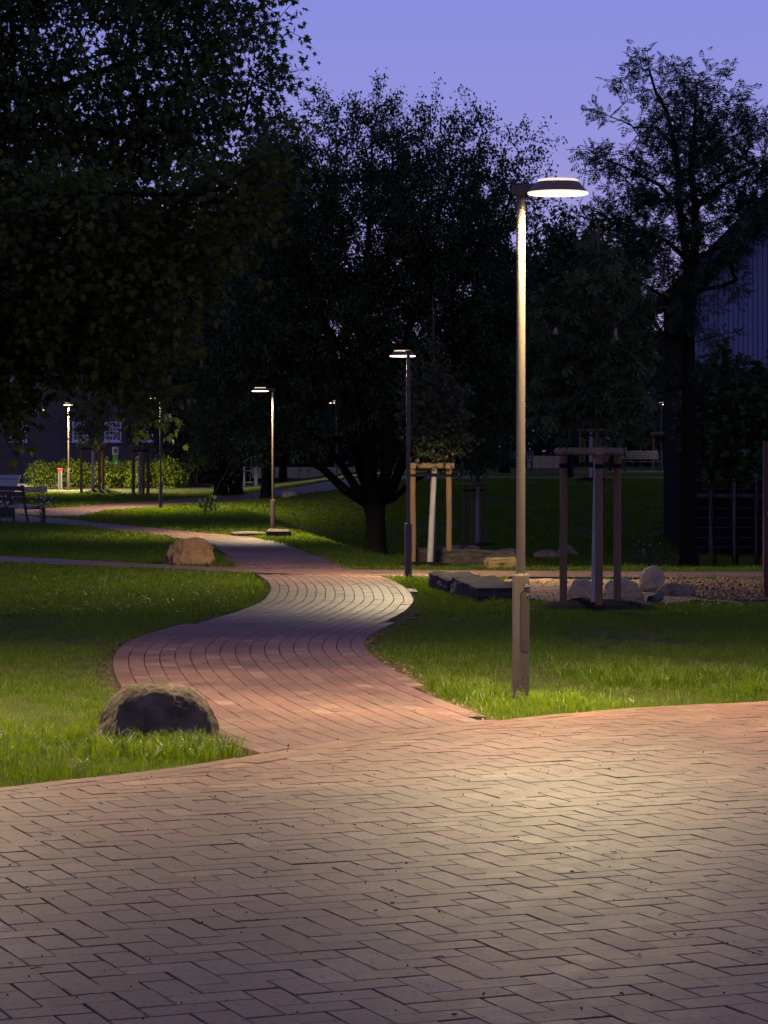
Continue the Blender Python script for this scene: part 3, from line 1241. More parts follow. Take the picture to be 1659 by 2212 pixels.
# ------------------------------------------------------------------ mulch mounds and tree stakes
def mound(loc, r, h, label, seed):
    bm = bmesh.new()
    n = 26
    rings = 12
    vs = []
    for i in range(rings + 1):
        row = []
        for k in range(n):
            t = 2 * math.pi * k / n
            q = i / rings
            rr = r * q * (1 + .16 * noise.noise((math.cos(t) * 1.5 + seed, math.sin(t) * 1.5, 0)))
            x, y = rr * math.cos(t), rr * math.sin(t)
            z = h * (1 - q * q) ** 1.1 + .03 * noise.fractal((x * 4 + seed, y * 4, 0), 1, 2, 4) * (1 - q * .5) - .03 * q
            dz = float(zt(loc[0] + x, loc[1] + y) - zt(loc[0], loc[1]))
            row.append(bm.verts.new((x, y, z + dz)))
        vs.append(row)
    for i in range(rings):
        for k in range(n):
            k2 = (k + 1) % n
            try:
                bm.faces.new((vs[i][k], vs[i][k2], vs[i + 1][k2], vs[i + 1][k]))
            except ValueError:
                pass
    for f in bm.faces:
        f.smooth = True
        f.normal_update()
    bmesh.ops.recalc_face_normals(bm, faces=bm.faces)
    me = bpy.data.meshes.new('mulch')
    bm.to_mesh(me)
    bm.free()
    me.materials.append(MATS['mulch'])
    o = link(bpy.data.objects.new('mulch', me), None, loc)
    tag(o, label, kind='stuff')
    return o


def tripod(loc, posts, h, label, rails=True, group='wooden tree supports', pr=.062, stem=None, bend=0, rail_pairs=((0, 1), (1, 2), (2, 0))):
    """three round stakes joined by half-round rails with black webbing below them"""
    root = empty('tree_support', loc)
    tag(root, label, 'tree support', group)
    q = np.random.default_rng(int(abs(loc[0] * 100)) + 3)
    for (x, y) in posts:
        mb = MB()
        k = np.linspace(-.4, h, 9)
        mb.tube([(x + q.normal(0, .003), y + q.normal(0, .003), z) for z in k], [pr * (1 + q.normal(0, .02)) for z in k], 14)
        mb.build('stake', 'stake_wood', root, smooth=True)
    for a, b in rail_pairs:
        A = Vector((*posts[a], h - .02))
        B = Vector((*posts[b], h - .02))
        d = (B - A).normalized()
        mb = MB()
        side = Vector((d.y, -d.x, 0)) * (pr * .9)
        mb.tube([A - d * .11 + side, (A + B) / 2 + side, B + d * .11 + side], pr * 1.02, 14)
        mb.build('rail', 'rail_wood', root, smooth=True)
        s = Vector((0, 0, -.20))
        wm = MB()
        n = Vector((-d.y, d.x, 0)) * .008
        A2, B2 = A + s, B + s
        M = (A2 + B2) / 2 + Vector((0, 0, .02))
        V = []
        for P in (A2, M, B2):
            for sz in (-.03, .03):
                V += [P + n * 6 + Vector((0, 0, sz)), P + n * 7 + Vector((0, 0, sz))]
        Fc = []
        for i in (0, 1):
            b0 = i * 4
            Fc += [(b0, b0 + 4, b0 + 6, b0 + 2), (b0 + 1, b0 + 3, b0 + 7, b0 + 5), (b0 + 2, b0 + 6, b0 + 7, b0 + 3), (b0, b0 + 1, b0 + 5, b0 + 4)]
        wm.add(V, Fc)
        wm.build('webbing', 'webbing', root)
    for (x, y) in posts:
        mb = MB()
        mb.lathe([(pr + .004, h - .25), (pr + .006, h - .22), (pr + .004, h - .19)], 14, (x, y, 0))
        mb.build('strap', 'webbing', root, smooth=True)
    return root


def post_xy(px, D, root):
    return ((px - CX) / F * D - root[0], D - root[1])


# near support: stakes at three pixel columns, 36.5 m away
R1 = (2.86, 36.4, float(zt(2.86, 36.4)) + .05)
mound((2.86, 36.2, R1[2] - .06), 1.15, .17, 'dark mulch heaped under the staked chestnut', 1)
tripod(R1, [post_xy(1217, 36.9, R1), post_xy(1294, 35.6, R1), post_xy(1333.5, 36.6, R1)], 2.13, 'wooden three stake tree support around the chestnut stem', pr=.053)
R2 = (.98, 55.0, float(zt(.98, 55.0)) + .05)
mound((.95, 54.8, R2[2] - .05), .95, .10, 'brown mulch under the staked tree at the crossing', 2)
tripod(R2, [post_xy(892, 55.0, R2), post_xy(935, 56.0, R2), post_xy(970, 54.9, R2)], 2.05, 'tan three stake tree support behind the second lamp', pr=.062)
g = ground(305, 116)
R3 = (g[0], g[1], g[2])
mound((g[0], g[1], g[2] - .03), .8, .08, 'mulch under the right staked tree before the hedge', 3)
tripod(R3, [(-.33, -.1), (.10, -.2), (.30, .0)], 2.15, 'pale three stake support before the right half of the hedge', pr=.075)
g = ground(206, 120)
R4 = (g[0], g[1], g[2])
mound((g[0] + .2, g[1], g[2] - .03), 1.1, .2, 'dark mulch mound under the left staked tree before the hedge', 4)
tripod(R4, [(-.62, -.1), (.20, -.2), (.32, .3)], 2.2, 'darker three stake support before the middle of the hedge', pr=.065)
g = ground(1282, 103.5)
R5 = (g[0], g[1], g[2])
mound((g[0], g[1], g[2] - .02), 1.0, .2, 'dark mulch mound on the crest of the lawn', 5)
tripod(R5, [(-.50, 0), (.42, .1), (.50, -.4)], 2.0, 'thin three stake support on the crest of the lawn', pr=.05)
g = ground(1021, 86)
R6 = (g[0], g[1], g[2])
mound((g[0] + .3, g[1], g[2] - .02), 1.0, .1, 'mulch around the stakes in the dark hollow', 6)
tripod(R6, [(-.25, 0), (-.02, -.3), (.31, .1)], 2.0, 'dim bluish three stake support down in the lawn hollow', pr=.05)
g = ground(1272, 136)
R7 = (g[0], g[1], g[2])
tripod(R7, [(-.24, 0), (.26, -.2), (.6, .4)], 2.2, 'warmly lit three stake support beyond the crest', pr=.07)
g = ground(1442, 140)
R8 = (g[0], g[1], g[2])
tripod(R8, [(-.75, 0), (0, -.2), (.75, .1)], 1.9, 'pale three stake support right of the far bench', pr=.08)


# ------------------------------------------------------------------ leaves
def unit(a):
    return a / np.maximum(np.linalg.norm(a, axis=-1, keepdims=True), 1e-9)


def poly_leaf(out, droop=.25):
    """fan of triangles round the leaf base"""
    out = np.array(out, float)
    V = np.c_[out, -droop * (out ** 2).sum(1)]
    V = np.vstack([[0, .25, .02], V])
    n = len(out)
    Fc = np.array([(0, 1 + k, 1 + (k + 1) % n) for k in range(n)])
    return V, Fc


MAPLE = poly_leaf([(0, 0), (.28, .02), (.52, .10), (.36, .28), (.56, .58), (.24, .58), (0, 1.0), (-.24, .58), (-.56, .58), (-.36, .28), (-.52, .10), (-.28, .02)], .22)
OAK = poly_leaf([(0, 0), (.10, .16), (.42, .20), (.14, .36), (.46, .60), (.13, .64), (0, 1.05), (-.13, .64), (-.46, .60), (-.14, .36), (-.42, .20), (-.10, .16)], .22)


def lance(w, fold=.12, droop=.3):
    V = np.array([(0, 0, 0), (w, .45, fold - droop * .2), (0, 1, -droop), (-w, .45, fold - droop * .2)])
    return V, np.array([(0, 1, 2), (0, 2, 3)])


def compound(items):
    Vs, Fs = [], []
    b = 0
    for (V, Fc), M, t in items:
        Vs.append(V @ np.array(M).T + np.array(t))
        Fs.append(Fc + b)
        b += len(V)
    return np.vstack(Vs), np.vstack(Fs)


def rot2(a, s):
    c, q = math.cos(a) * s, math.sin(a) * s
    return [[c, -q, 0], [q, c, 0], [0, 0, s]]


OVATE = lance(.30)
ASH = compound([(lance(.17, .05, .35), rot2(a, s), (0, y, -.25 * y * y)) for y, a, s in
                [(.30, -1.1, .36), (.30, 1.1, .36), (.50, -1.0, .40), (.50, 1.0, .40), (.70, -.9, .38), (.70, .9, .38), (.86, -.6, .34), (.86, .6, .34), (.90, 0, .36)]])
PALM = compound([(compound([((np.array([(0, 0, 0), (.12, .5, .03), (.17, .75, -.08), (0, 1, -.25), (-.17, .75, -.08), (-.12, .5, .03)]),
                            np.array([(0, 1, 2), (0, 2, 3), (0, 3, 4), (0, 4, 5)])), np.eye(3), (0, 0, 0))]), rot2(a, s), (0, .05, 0))
                 for a, s in [(0, 1), (.62, .95), (-.62, .95), (1.25, .8), (-1.25, .8), (1.9, .55), (-1.9, .55)]])


def leaf_cloud(tpl, pos, dirs, up, size):
    V0, F0 = tpl
    y = unit(dirs)
    x = unit(np.cross(y, up))
    z = np.cross(x, y)
    M = np.stack([x, y, z], -1) * size[:, None, None]
    V = np.einsum('nij,kj->nki', M, V0) + pos[:, None, :]
    n, k = len(pos), len(V0)
    Fc = F0[None] + (np.arange(n) * k)[:, None, None]
    return V.reshape(-1, 3), Fc.reshape(-1, 3), np.repeat(np.random.default_rng(1).random(n), len(F0))


def sample_blobs(blobs, n, q, shell=2.0):
    vol = np.array([b[3] * b[4] * b[5] for b in blobs])
    pick = q.choice(len(blobs), n, p=vol / vol.sum())
    d = unit(q.normal(size=(n, 3)))
    r = q.random(n) ** (1 / (3 + shell))
    B = np.array([b[:6] for b in blobs])[pick]
    return B[:, :3] + d * r[:, None] * B[:, 3:], d


class Skeleton:
    def __init__(s):
        s.p = []
        s.par = []
        s.fix = []

    def add(s, p, par, r=None):
        s.p.append(np.array(p, float))
        s.par.append(par)
        s.fix.append(r)
        return len(s.p) - 1

    def line(s, pts, par, r0=None, r1=None, step=.45):
        """polyline from node par through pts"""
        cur = par
        pts = [np.array(p, float) for p in pts]
        prev = s.p[par] if par is not None else pts[0]
        if par is None:
            cur = s.add(pts[0], -1, r0)
            pts = pts[1:]
        tot = sum(np.linalg.norm(b - a) for a, b in zip([prev] + pts[:-1], pts))
        done = 0
        for p in pts:
            L = np.linalg.norm(p - prev)
            k = max(1, int(L / step))
            for i in range(1, k + 1):
                done += L / k
                r = None if r0 is None else r0 + (r1 - r0) * done / max(tot, 1e-6)
                cur = s.add(prev + (p - prev) * i / k, cur, r)
            prev = p
        return cur

    def grow(s, C, q, step=.5, sag=0, minr=0):
        root = s.p[minr]
        order = np.argsort(np.linalg.norm(C - root, axis=1))
        tips = np.zeros(len(C), int)
        P = np.zeros((len(s.p) + len(C) * 14, 3))
        P[:len(s.p)] = s.p
        n = len(s.p)
        for i in order:
            c = C[i]
            d = P[minr:n] - c
            dist = np.sqrt((d ** 2).sum(1)) + .5 * np.maximum(0, d[:, 2])
            j = int(np.argmin(dist)) + minr
            a = P[j]
            L = np.linalg.norm(c - a)
            k = min(12, max(1, int(L / step)))
            cur = j
            for t in range(1, k + 1):
                f = t / k
                p = a + (c - a) * f
                if t < k:
                    p = p + q.normal(0, .05 * L / k, 3)
                    p[2] += sag * L * f * (1 - f)
                cur = s.add(p, cur)
                if n < len(P):
                    P[n] = p
                    n += 1
            tips[i] = cur
        return tips

    def radii(s, tip=.007, ex=2.3):
        n = len(s.p)
        acc = np.zeros(n)
        for i in range(n - 1, -1, -1):
            if acc[i] == 0:
                acc[i] = tip ** ex
            if s.par[i] >= 0:
                acc[s.par[i]] += acc[i]
        r = acc ** (1 / ex)
        for i in range(n):
            if s.fix[i] is not None:
                r[i] = s.fix[i]
        for i in range(n):
            if s.par[i] >= 0:
                r[i] = min(r[i], r[s.par[i]] * .98)
        return r

    def mesh(s, tip=.007, sides=5, rmin=0):
        r = s.radii(tip)
        P = np.array(s.p)
        par = np.array(s.par)
        idx = np.where((par >= 0) & (r >= rmin))[0]
        A = P[par[idx]]
        B = P[idx]
        d = unit(B - A)
        ref = np.where(np.abs(d[:, 2:3]) > .9, np.array([[1., 0, 0]]), np.array([[0, 0, 1.]]))
        u = unit(np.cross(d, ref))
        v = np.cross(d, u)
        ra = np.minimum(r[par[idx]], r[idx] * 1.25)
        rb = r[idx]
        t = np.arange(sides) * 2 * math.pi / sides
        ring = u[:, None, :] * np.cos(t)[None, :, None] + v[:, None, :] * np.sin(t)[None, :, None]
        V = np.concatenate([A[:, None] + ring * ra[:, None, None], B[:, None] + ring * rb[:, None, None]], 1).reshape(-1, 3)
        k = np.arange(sides)
        q = np.stack([k, (k + 1) % sides, (k + 1) % sides + sides, k + sides], -1)
        Fc = (q[None] + (np.arange(len(idx)) * 2 * sides)[:, None, None]).reshape(-1, 4)
        return V, Fc


def make_tree(name, label, cat, base, trunks, blobs, ncl, per, tpl, leafm, lsize, seed, twig=.8, up=.2, droop=.3, bark='bark_dark',
              limbs=(), group=None, tip=.007, shell=2.0, sides=6, jitter=.16, extra=None, flare=1.35, droopy_leaf=.5, rmin=0):
    """trunk and limbs grown to reach the leaf clusters; every twig carries its own leaves"""
    q = np.random.default_rng(seed)
    base = np.array(base, float)
    root = empty(name, base)
    tag(root, label, cat, group)
    sk = Skeleton()
    ends = []
    for t in trunks:
        pts, r0, r1 = t
        e = sk.line(pts, None, r0, r1, .5)
        ends.append(e)
    for pts, r0, r1, t in limbs:
        P = np.array(sk.p)
        j = int(np.argmin(np.linalg.norm(P - np.array(pts[0]), axis=1)))
        sk.line(pts[1:], j, r0, r1, .4)
    C, d = sample_blobs(blobs, ncl, q, shell)
    if extra is not None:
        C = np.vstack([C, extra])
        d = np.vstack([d, unit(extra - C.mean(0))])
    nstart = 0
    zmin = min(b[2] - b[5] for b in blobs)
    nb = [i for i, p in enumerate(sk.p) if p[2] > zmin - 1.5]
    tips = sk.grow(C, q, .5, .08, min(nb) if nb else 0)
    P = np.array(sk.p)
    par = np.array(sk.par)
    back = P[par[tips]]
    gdir = unit(P[tips] - back)
    td = unit(gdir * .7 + d * .5 + np.array([0, 0, up]) + q.normal(0, .35, (len(C), 3)))
    # leaves along each twig
    n = len(C)
    k = per
    s = np.tile(np.linspace(-.15, 1, k), (n, 1)) + q.normal(0, .04, (n, k))
    L = twig * q.uniform(.6, 1.3, n)
    pos = P[tips][:, None] + td[:, None] * (s * L[:, None])[..., None]
    pos[..., 2] -= droop * (np.clip(s, 0, None) ** 2) * L[:, None] * .5
    pos = pos + q.normal(0, jitter * twig, pos.shape)
    ld = unit(td[:, None] * .5 + q.normal(0, .6, pos.shape) + np.array([0, 0, -droopy_leaf]))
    pos = pos.reshape(-1, 3)
    ld = ld.reshape(-1, 3)
    upv = unit(np.array([0, 0, 1.]) + q.normal(0, .35, ld.shape))
    V, Fc, tone = leaf_cloud(tpl, pos, ld, upv, lsize * q.uniform(.6, 1.15, len(pos)))
    # twig ends joined to the skeleton
    for i in range(n):
        e = P[tips[i]] + td[i] * L[i] * .85
        e[2] -= droop * .35 * L[i]
        sk.add(e, int(tips[i]))
    big_mesh('crown', V - base, Fc, leafm, root, None, tone)
    V, Fc = sk.mesh(tip, sides, rmin)
    V = V - base
    # root flare
    for (pts, r0, r1) in trunks:
        c = np.array(pts[0]) - base
        m = (V[:, 2] < c[2] + .9) & (np.hypot(V[:, 0] - c[0], V[:, 1] - c[1]) < r0 * 1.6)
        f = 1 + (flare - 1) * np.clip(1 - (V[m, 2] - c[2]) / .9, 0, 1) ** 2
        V[m, 0] = c[0] + (V[m, 0] - c[0]) * f
        V[m, 1] = c[1] + (V[m, 1] - c[1]) * f
    big_mesh('trunk', V, Fc, bark, root, smooth=True)
    return root


def blob(px, py, D, rx, ry, depth):
    c = at(px, py, D)
    return (c[0], c[1], c[2], rx / F * D, depth, ry / F * D)


# --- overhanging oak and maple on the left; their trunks stand outside the view
bx = (-9.6, 55.0)
base = (bx[0], bx[1], float(zt(*bx)) - .1)
tr = [base, at(-265, 800, 55), at(-250, 500, 55), at(-225, 200, 55), at(-190, -150, 55), at(-160, -450, 55)]
make_tree('oak_tree', 'huge dark oak overhanging the upper left with pointed leaves', 'tree', base, [(tr, .42, .12)],
          [blob(200, 120, 55, 300, 260, 3.2), blob(60, 420, 55, 260, 230, 2.8), blob(400, 120, 54, 190, 210, 2.2), blob(520, 190, 54, 105, 95, 1.3), blob(570, 25, 54, 38, 60, .8),
           blob(330, 380, 55, 150, 150, 2.2), blob(-150, 100, 55, 240, 420, 3.5), blob(200, -220, 55, 330, 220, 3.5), blob(-220, 600, 55, 200, 260, 3)],
          2300, 20, OAK, 'oak_leaf', .185, 11, .75, -.05, .4, limbs=[
              ([at(-225, 200, 55), at(-60, 210, 54.5), at(130, 190, 54), at(330, 110, 54), at(430, 90, 54)], .17, .03, 0),
              ([at(-240, 420, 55), at(-60, 320, 54), at(90, 250, 53.5), at(290, 300, 53.5), at(430, 280, 53.5)], .18, .03, 0),
              ([at(-260, 640, 55), at(-40, 520, 54), at(120, 430, 53.5), at(260, 380, 53.5)], .15, .03, 0)], jitter=.2, droopy_leaf=.9)
bx = (-8.3, 46.0)
base = (bx[0], bx[1], float(zt(*bx)) - .1)
tr = [base, at(-200, 900, 46), at(-190, 650, 46), at(-150, 400, 46), at(-120, 250, 46)]
make_tree('maple_tree', 'broad leaved maple reaching low over the left lawn', 'tree', base, [(tr, .30, .07)],
          [blob(130, 560, 46, 250, 170, 2.4), blob(330, 610, 46, 105, 125, 1.5), blob(450, 470, 46, 95, 95, 1.2), blob(560, 340, 46, 62, 52, .8), blob(490, 390, 46, 80, 60, .9), blob(150, 730, 46, 170, 85, 1.7),
           blob(255, 800, 46, 75, 75, 1.0), blob(20, 825, 46, 52, 85, 1.2), blob(-100, 600, 46, 160, 260, 2), blob(318, 862, 46, 42, 40, .7), blob(395, 705, 46, 40, 45, .7)],
          1350, 21, MAPLE, 'maple_leaf', .145, 12, .6, -.1, .5, limbs=[
              ([at(-160, 480, 46), at(40, 470, 46), at(200, 520, 45.5), at(330, 600, 45.5), at(400, 690, 45.5)], .10, .02, 0),
              ([at(-130, 320, 46), at(80, 400, 45.5), at(280, 420, 45), at(450, 420, 45), at(560, 350, 45)], .10, .02, 0),
              ([at(-190, 650, 46), at(30, 680, 46), at(180, 740, 45.5), at(270, 800, 45.5)], .09, .02, 0)], jitter=.2, droopy_leaf=.9)

# --- forked tree in the middle
D = 80.0
b = (-.25, D, float(zt(-.25, D)) - .25)
w = lambda px, py, d=0: at(px, py, D + d)
trunk = [np.array(b), w(812, 1180), w(811, 1130), w(812, 1090)]
limbs = [
    ([w(811, 1110), w(790, 1085), w(745, 1058, -.6), w(700, 1015, -1), w(650, 985, -1.4), w(590, 965, -1.6), w(530, 960, -1.8)], .19, .03, 0),
    ([w(812, 1092), w(770, 1055, .5), w(735, 1000, .8), w(700, 960, 1), w(640, 900, 1.3), w(560, 830, 1.5)], .15, .04, 0),
    ([w(812, 1090), w(785, 1030, .8), w(765, 960, 1.2), w(745, 850, 1.5), w(700, 700, 1.6), w(655, 520, 1.6), w(640, 380, 1.6)], .21, .03, 0),
    ([w(812, 1090), w(802, 1030, -.3), w(797, 950, -.6), w(790, 800, -.8), w(790, 620, -.8), w(800, 430, -.8), w(805, 280, -.8)], .24, .03, 0),
    ([w(812, 1090), w(835, 1020, -.8), w(850, 900, -1.2), w(880, 720, -1.5), w(930, 520, -1.5), w(985, 350, -1.5)], .22, .03, 0),
    ([w(812, 1100), w(845, 1060, -.3), w(870, 1000, -.4), w(910, 900, -.4), w(980, 740, -.3), w(1060, 560, -.2), w(1110, 400, -.2)], .18, .03, 0),
    ([w(812, 1110), w(850, 1078, .4), w(890, 1040, .8), w(950, 1010, 1), w(1020, 990, 1.2), w(1070, 975, 1.4)], .11, .025, 0),
    ([w(845, 1060, -.3), w(880, 985, 1), w(940, 900, 1.4), w(1040, 800, 1.6), w(1120, 700, 1.6)], .12, .03, 0),
    ([w(797, 950, -.6), w(740, 760, -1.5), w(660, 620, -2), w(590, 500, -2)], .12, .03, 0),
    ([w(530, 960, -1.8), w(495, 1005, -2), w(470, 1050, -2.2), w(458, 1078, -2.4)], .014, .006, 0),
]
blobs = [blob(px, py, D + d, rx, ry, dp) for px, py, d, rx, ry, dp in [
    (560, 700, 0, 150, 170, 2.4), (520, 880, 0, 130, 110, 2.0), (640, 480, 0, 120, 150, 2.2), (620, 340, .5, 70, 70, 1.3), (700, 290, .5, 45, 60, 1.0), (800, 330, 0, 80, 95, 1.6), (815, 240, 0, 30, 40, .6),
    (790, 520, 0, 150, 150, 2.4), (890, 340, 0, 60, 80, 1.3), (925, 265, 0, 28, 40, .6), (940, 480, -.4, 130, 140, 2.2), (1000, 330, -.5, 50, 70, 1.0), (1020, 270, -.5, 30, 32, .6), (1060, 480, 0, 90, 150, 1.8),
    (1100, 370, 0, 35, 65, .8), (1135, 330, 0, 16, 35, .4), (1150, 420, 0, 18, 60, .4), (1010, 650, 0, 130, 130, 2.2), (1090, 780, 0, 90, 140, 1.8), (880, 700, 0, 140, 120, 2.4), (740, 700, 0, 130, 120, 2.4),
    (630, 850, 0, 75, 60, 2.2), (790, 870, 0, 50, 50, 2.0), (900, 850, 0, 120, 80, 2.0), (1010, 930, .5, 75, 55, 1.2), (590, 970, -1.6, 60, 28, .8), (1030, 985, 1.2, 62, 38, .9), (690, 945, -1, 70, 30, .9), (452, 760, 0, 60, 120, 1.2)]]
shoots = np.array([w(*p) for p in [(690, 225), (680, 240), (820, 205), (812, 222), (700, 250), (930, 235), (915, 250), (1010, 235), (1024, 245), (1130, 285), (1142, 300), (1160, 305), (1155, 345), (1162, 380), (610, 275), (600, 290),
                                   (745, 260), (760, 250), (845, 245),  (880, 260), (960, 270), (1040, 275), (1080, 290), (1165, 430), (590, 330), (640, 290)]])
make_tree('forked_tree', 'dark spreading tree forking low into many limbs on the lawn', 'tree', b, [(trunk, .36, .33)], blobs, 3700, 48, OVATE, 'cherry_leaf', .124, 21, .75, .55, .15,
          limbs=limbs, jitter=.14, extra=shoots, tip=.006, flare=1.4, shell=.4, droopy_leaf=.7)

# leafy end of a long drooping twig, hanging over the lawn from the lowest limb
ft = bpy.data.objects['forked_tree']
q = np.random.default_rng(4)
tw_ = [w(530, 960, -1.8), w(500, 1000, -2), w(474, 1046, -2.2), w(462, 1068, -2.3), w(455, 1090, -2.4)]
MB().tube([tuple(p - b) for p in tw_], [.014, .011, .008, .006, .004], 5).build('drooping_twig', 'bark_dark', ft)
n = 230
pc = np.array([(448, 1078), (452, 1084), (441, 1086), (458, 1072), (450, 1097), (463, 1090)])[q.integers(0, 6, n)] + q.normal(0, (4.5, 3.0), (n, 2))
pos = np.array([w(a, c_, -2.4 + q.normal(0, .12)) for a, c_ in pc])
ld = unit(q.normal(0, .5, (n, 3)) + np.array([-.3, 0, -.8]))
V, Fc, tone = leaf_cloud(OVATE, pos - b, ld, unit(q.normal(size=(n, 3)) * .5 + np.array([0, 0, 1.])), q.uniform(.08, .15, n))
big_mesh('drooping_leaves', V, Fc, 'cherry_leaf', ft, None, tone)['kind'] = 'stuff'

# --- tall ash with two stems on the right
D = 70.0
w = lambda px, py, d=0: at(px, py, D + d)
b = np.array([(1488 - CX) / F * D, D, 0])
b[2] = float(zt(b[0], D)) - .2
st1 = [b, w(1487, 1000), w(1488, 700), w(1484, 560), w(1468, 450), w(1462, 330), w(1440, 240), w(1415, 195), w(1402, 150)]
st2 = [w(1487, 700), w(1500, 560), w(1502, 450), w(1492, 360), w(1500, 280), w(1505, 180)]
limbs = [(st2, .17, .03, 0),
         ([w(1484, 560), w(1440, 520, .4), w(1390, 495, .8), w(1330, 500, 1)], .08, .02, 0),
         ([w(1468, 450), w(1425, 400, -.4), w(1370, 370, -.8), w(1310, 345, -1)], .07, .02, 0),
         ([w(1462, 330), w(1420, 275, .4), w(1370, 275, .6), w(1345, 262, .6)], .06, .015, 0),
         ([w(1502, 450), w(1560, 400, .4), w(1620, 370, .6), w(1660, 330, .8)], .08, .02, 0),
         ([w(1500, 560), w(1560, 530, -.3), w(1620, 520, -.6), w(1680, 500, -.6)], .08, .02, 0),
         ([w(1492, 360), w(1530, 290, 0), w(1565, 240, 0), w(1580, 210, 0)], .06, .015, 0),
         ([w(1487, 690), w(1430, 640, 1), w(1370, 600, 1.2), w(1300, 590, 1.4)], .08, .02, 0)]
blobs = [blob(px, py, D + d, rx, ry, dp) for px, py, d, rx, ry, dp in [
    (1395, 150, 0, 18, 18, .4), (1345, 195, 0, 26, 24, .5), (1480, 195, 0, 55, 35, .8), (1545, 170, 0, 38, 24, .6), (1590, 225, 0, 28, 26, .5), (1470, 270, 0, 75, 65, 1.3), (1550, 290, 0, 75, 60, 1.3),
    (1310, 250, 0, 26, 18, .5), (1380, 275, 0, 35, 30, .6), (1345, 345, 0, 60, 30, .9), (1295, 355, 0, 30, 20, .5), (1420, 390, 0, 80, 50, 1.3), (1540, 380, 0, 90, 60, 1.5), (1630, 330, 0, 50, 70, 1.2), (1640, 430, 0, 50, 60, 1.2),
    (1360, 430, 0, 60, 40, 1.0), (1420, 490, 0, 90, 50, 1.4), (1340, 530, 0, 70, 60, 1.2), (1290, 480, .5, 40, 35, .8), (1560, 490, 0, 90, 60, 1.5), (1410, 590, 0, 95, 70, 1.5), (1560, 590, -.4, 60, 40, .9), (1330, 640, 0, 70, 80, 1.3),
    (1440, 690, .5, 60, 60, 1.2), (1530, 700, -.5, 40, 40, .8), (1360, 790, 1, 80, 80, 1.4), (1470, 800, 1, 40, 55, 1.0), (1740, 400, 0, 60, 160, 1.6)]]
make_tree('ash_tree', 'tall airy ash with two dark stems rising on the right', 'tree', b, [(st1, .27, .03)], blobs, 850, 15, ASH, 'ash_leaf', .29, 31, .5, .25, .15, limbs=limbs, extra=np.array([w(*p) for p in [(1395, 140), (1388, 146), (1402, 142), (1392, 152), (1408, 150), (1340, 188), (1352, 200), (1330, 198), (1470, 178), (1500, 172), (1530, 160), (1556, 166), (1590, 210), (1605, 225), (1297, 246), (1318, 252), (1285, 345), (1300, 352), (1275, 352), (1280, 478), (1268, 490), (1420, 190), (1412, 200)]]), jitter=.15, tip=.006, droopy_leaf=.15, sides=7)

# --- young trees inside the supports
D = 36.0
w = lambda px, py, d=0: at(px, py, D + d)
b = np.array([post_xy(1284, 35.8, (0, 0))[0], 35.8, R1[2] - .05])
st = [b, at(1287, 1150, 35.8), at(1289, 1000, 35.8), at(1290, 800, 35.9), at(1292, 600, 36), at(1293, 480, 36)]
ct = make_tree('chestnut_tree', 'young chestnut with pale flower candles growing inside the near stakes', 'tree', b, [(st, .045, .02)],
               [blob(1290, 520, D, 60, 45, .35), blob(1300, 620, D, 95, 70, .55), blob(1215, 720, D, 75, 90, .5), blob(1350, 730, D, 60, 80, .45), blob(1280, 800, D, 110, 90, .6), blob(1330, 870, D, 70, 55, .45), blob(1220, 880, D, 60, 45, .4)],
               150, 7, PALM, 'chestnut_leaf', .165, 41, .25, -.05, .5, bark='bark_green', tip=.005, droopy_leaf=.8, jitter=.25, flare=1.0)
MB().tube([(0, 0, -.1), tuple(at(1287, 1150, 35.8) - b + np.array([0, -.004, 0])), tuple(at(1289.5, 990, 35.8) - b + np.array([0, -.004, 0]))], [.053, .049, .045], 14).build('painted_stem', 'whitewash', ct, smooth=True)
for (px, py, h) in ((1330, 735, .155), (1200, 722, .085)):
    q = np.random.default_rng(int(px))
    c = at(px, py, 35.45) - b
    mb = MB()
    for i in range(150):
        t = q.random()
        a = q.uniform(0, 6.28)
        r = (.034 * (1 - t * .75)) * q.uniform(.6, 1.1)
        mb.box((c[0] + r * math.cos(a), c[1] + r * math.sin(a), c[2] + t * h), (.011, .011, .009), a)
    mb.build('flower_candle', 'blossom', ct)
D = 55.0
b = np.array([(930 - CX) / F * 55, 55.0, R2[2] - .05])
st = [b, at(933, 1100, 55), at(938, 1000, 55), at(938, 850, 55), at(936, 700, 55), at(934, 640, 55)]
ht = make_tree('hornbeam_tree', 'young broad leaved tree rising from the stakes at the crossing', 'tree', b, [(st, .05, .012)],
               [blob(940, 900, D, 60, 70, .7), blob(965, 840, D, 40, 50, .5), blob(915, 850, D, 40, 60, .5), blob(950, 960, D, 55, 35, .6), blob(935, 780, D, 32, 40, .35), blob(936, 700, D, 10, 45, .12), blob(990, 930, D, 25, 40, .4)],
               230, 10, (MAPLE[0] * np.array([.9, 1, 1]), MAPLE[1]), 'hornbeam_leaf', .105, 42, .32, .1, .4, bark='bark_green', tip=.005, flare=1.0, jitter=.22, droopy_leaf=.8)
MB().tube([(-.02, 0, -.1), tuple(at(934, 1100, 55) - b + np.array([0, -.004, 0])), tuple(at(939, 1008, 55) - b + np.array([0, -.004, 0]))], [.066, .06, .055], 12).build('painted_stem', 'whitewash', ht, smooth=True)


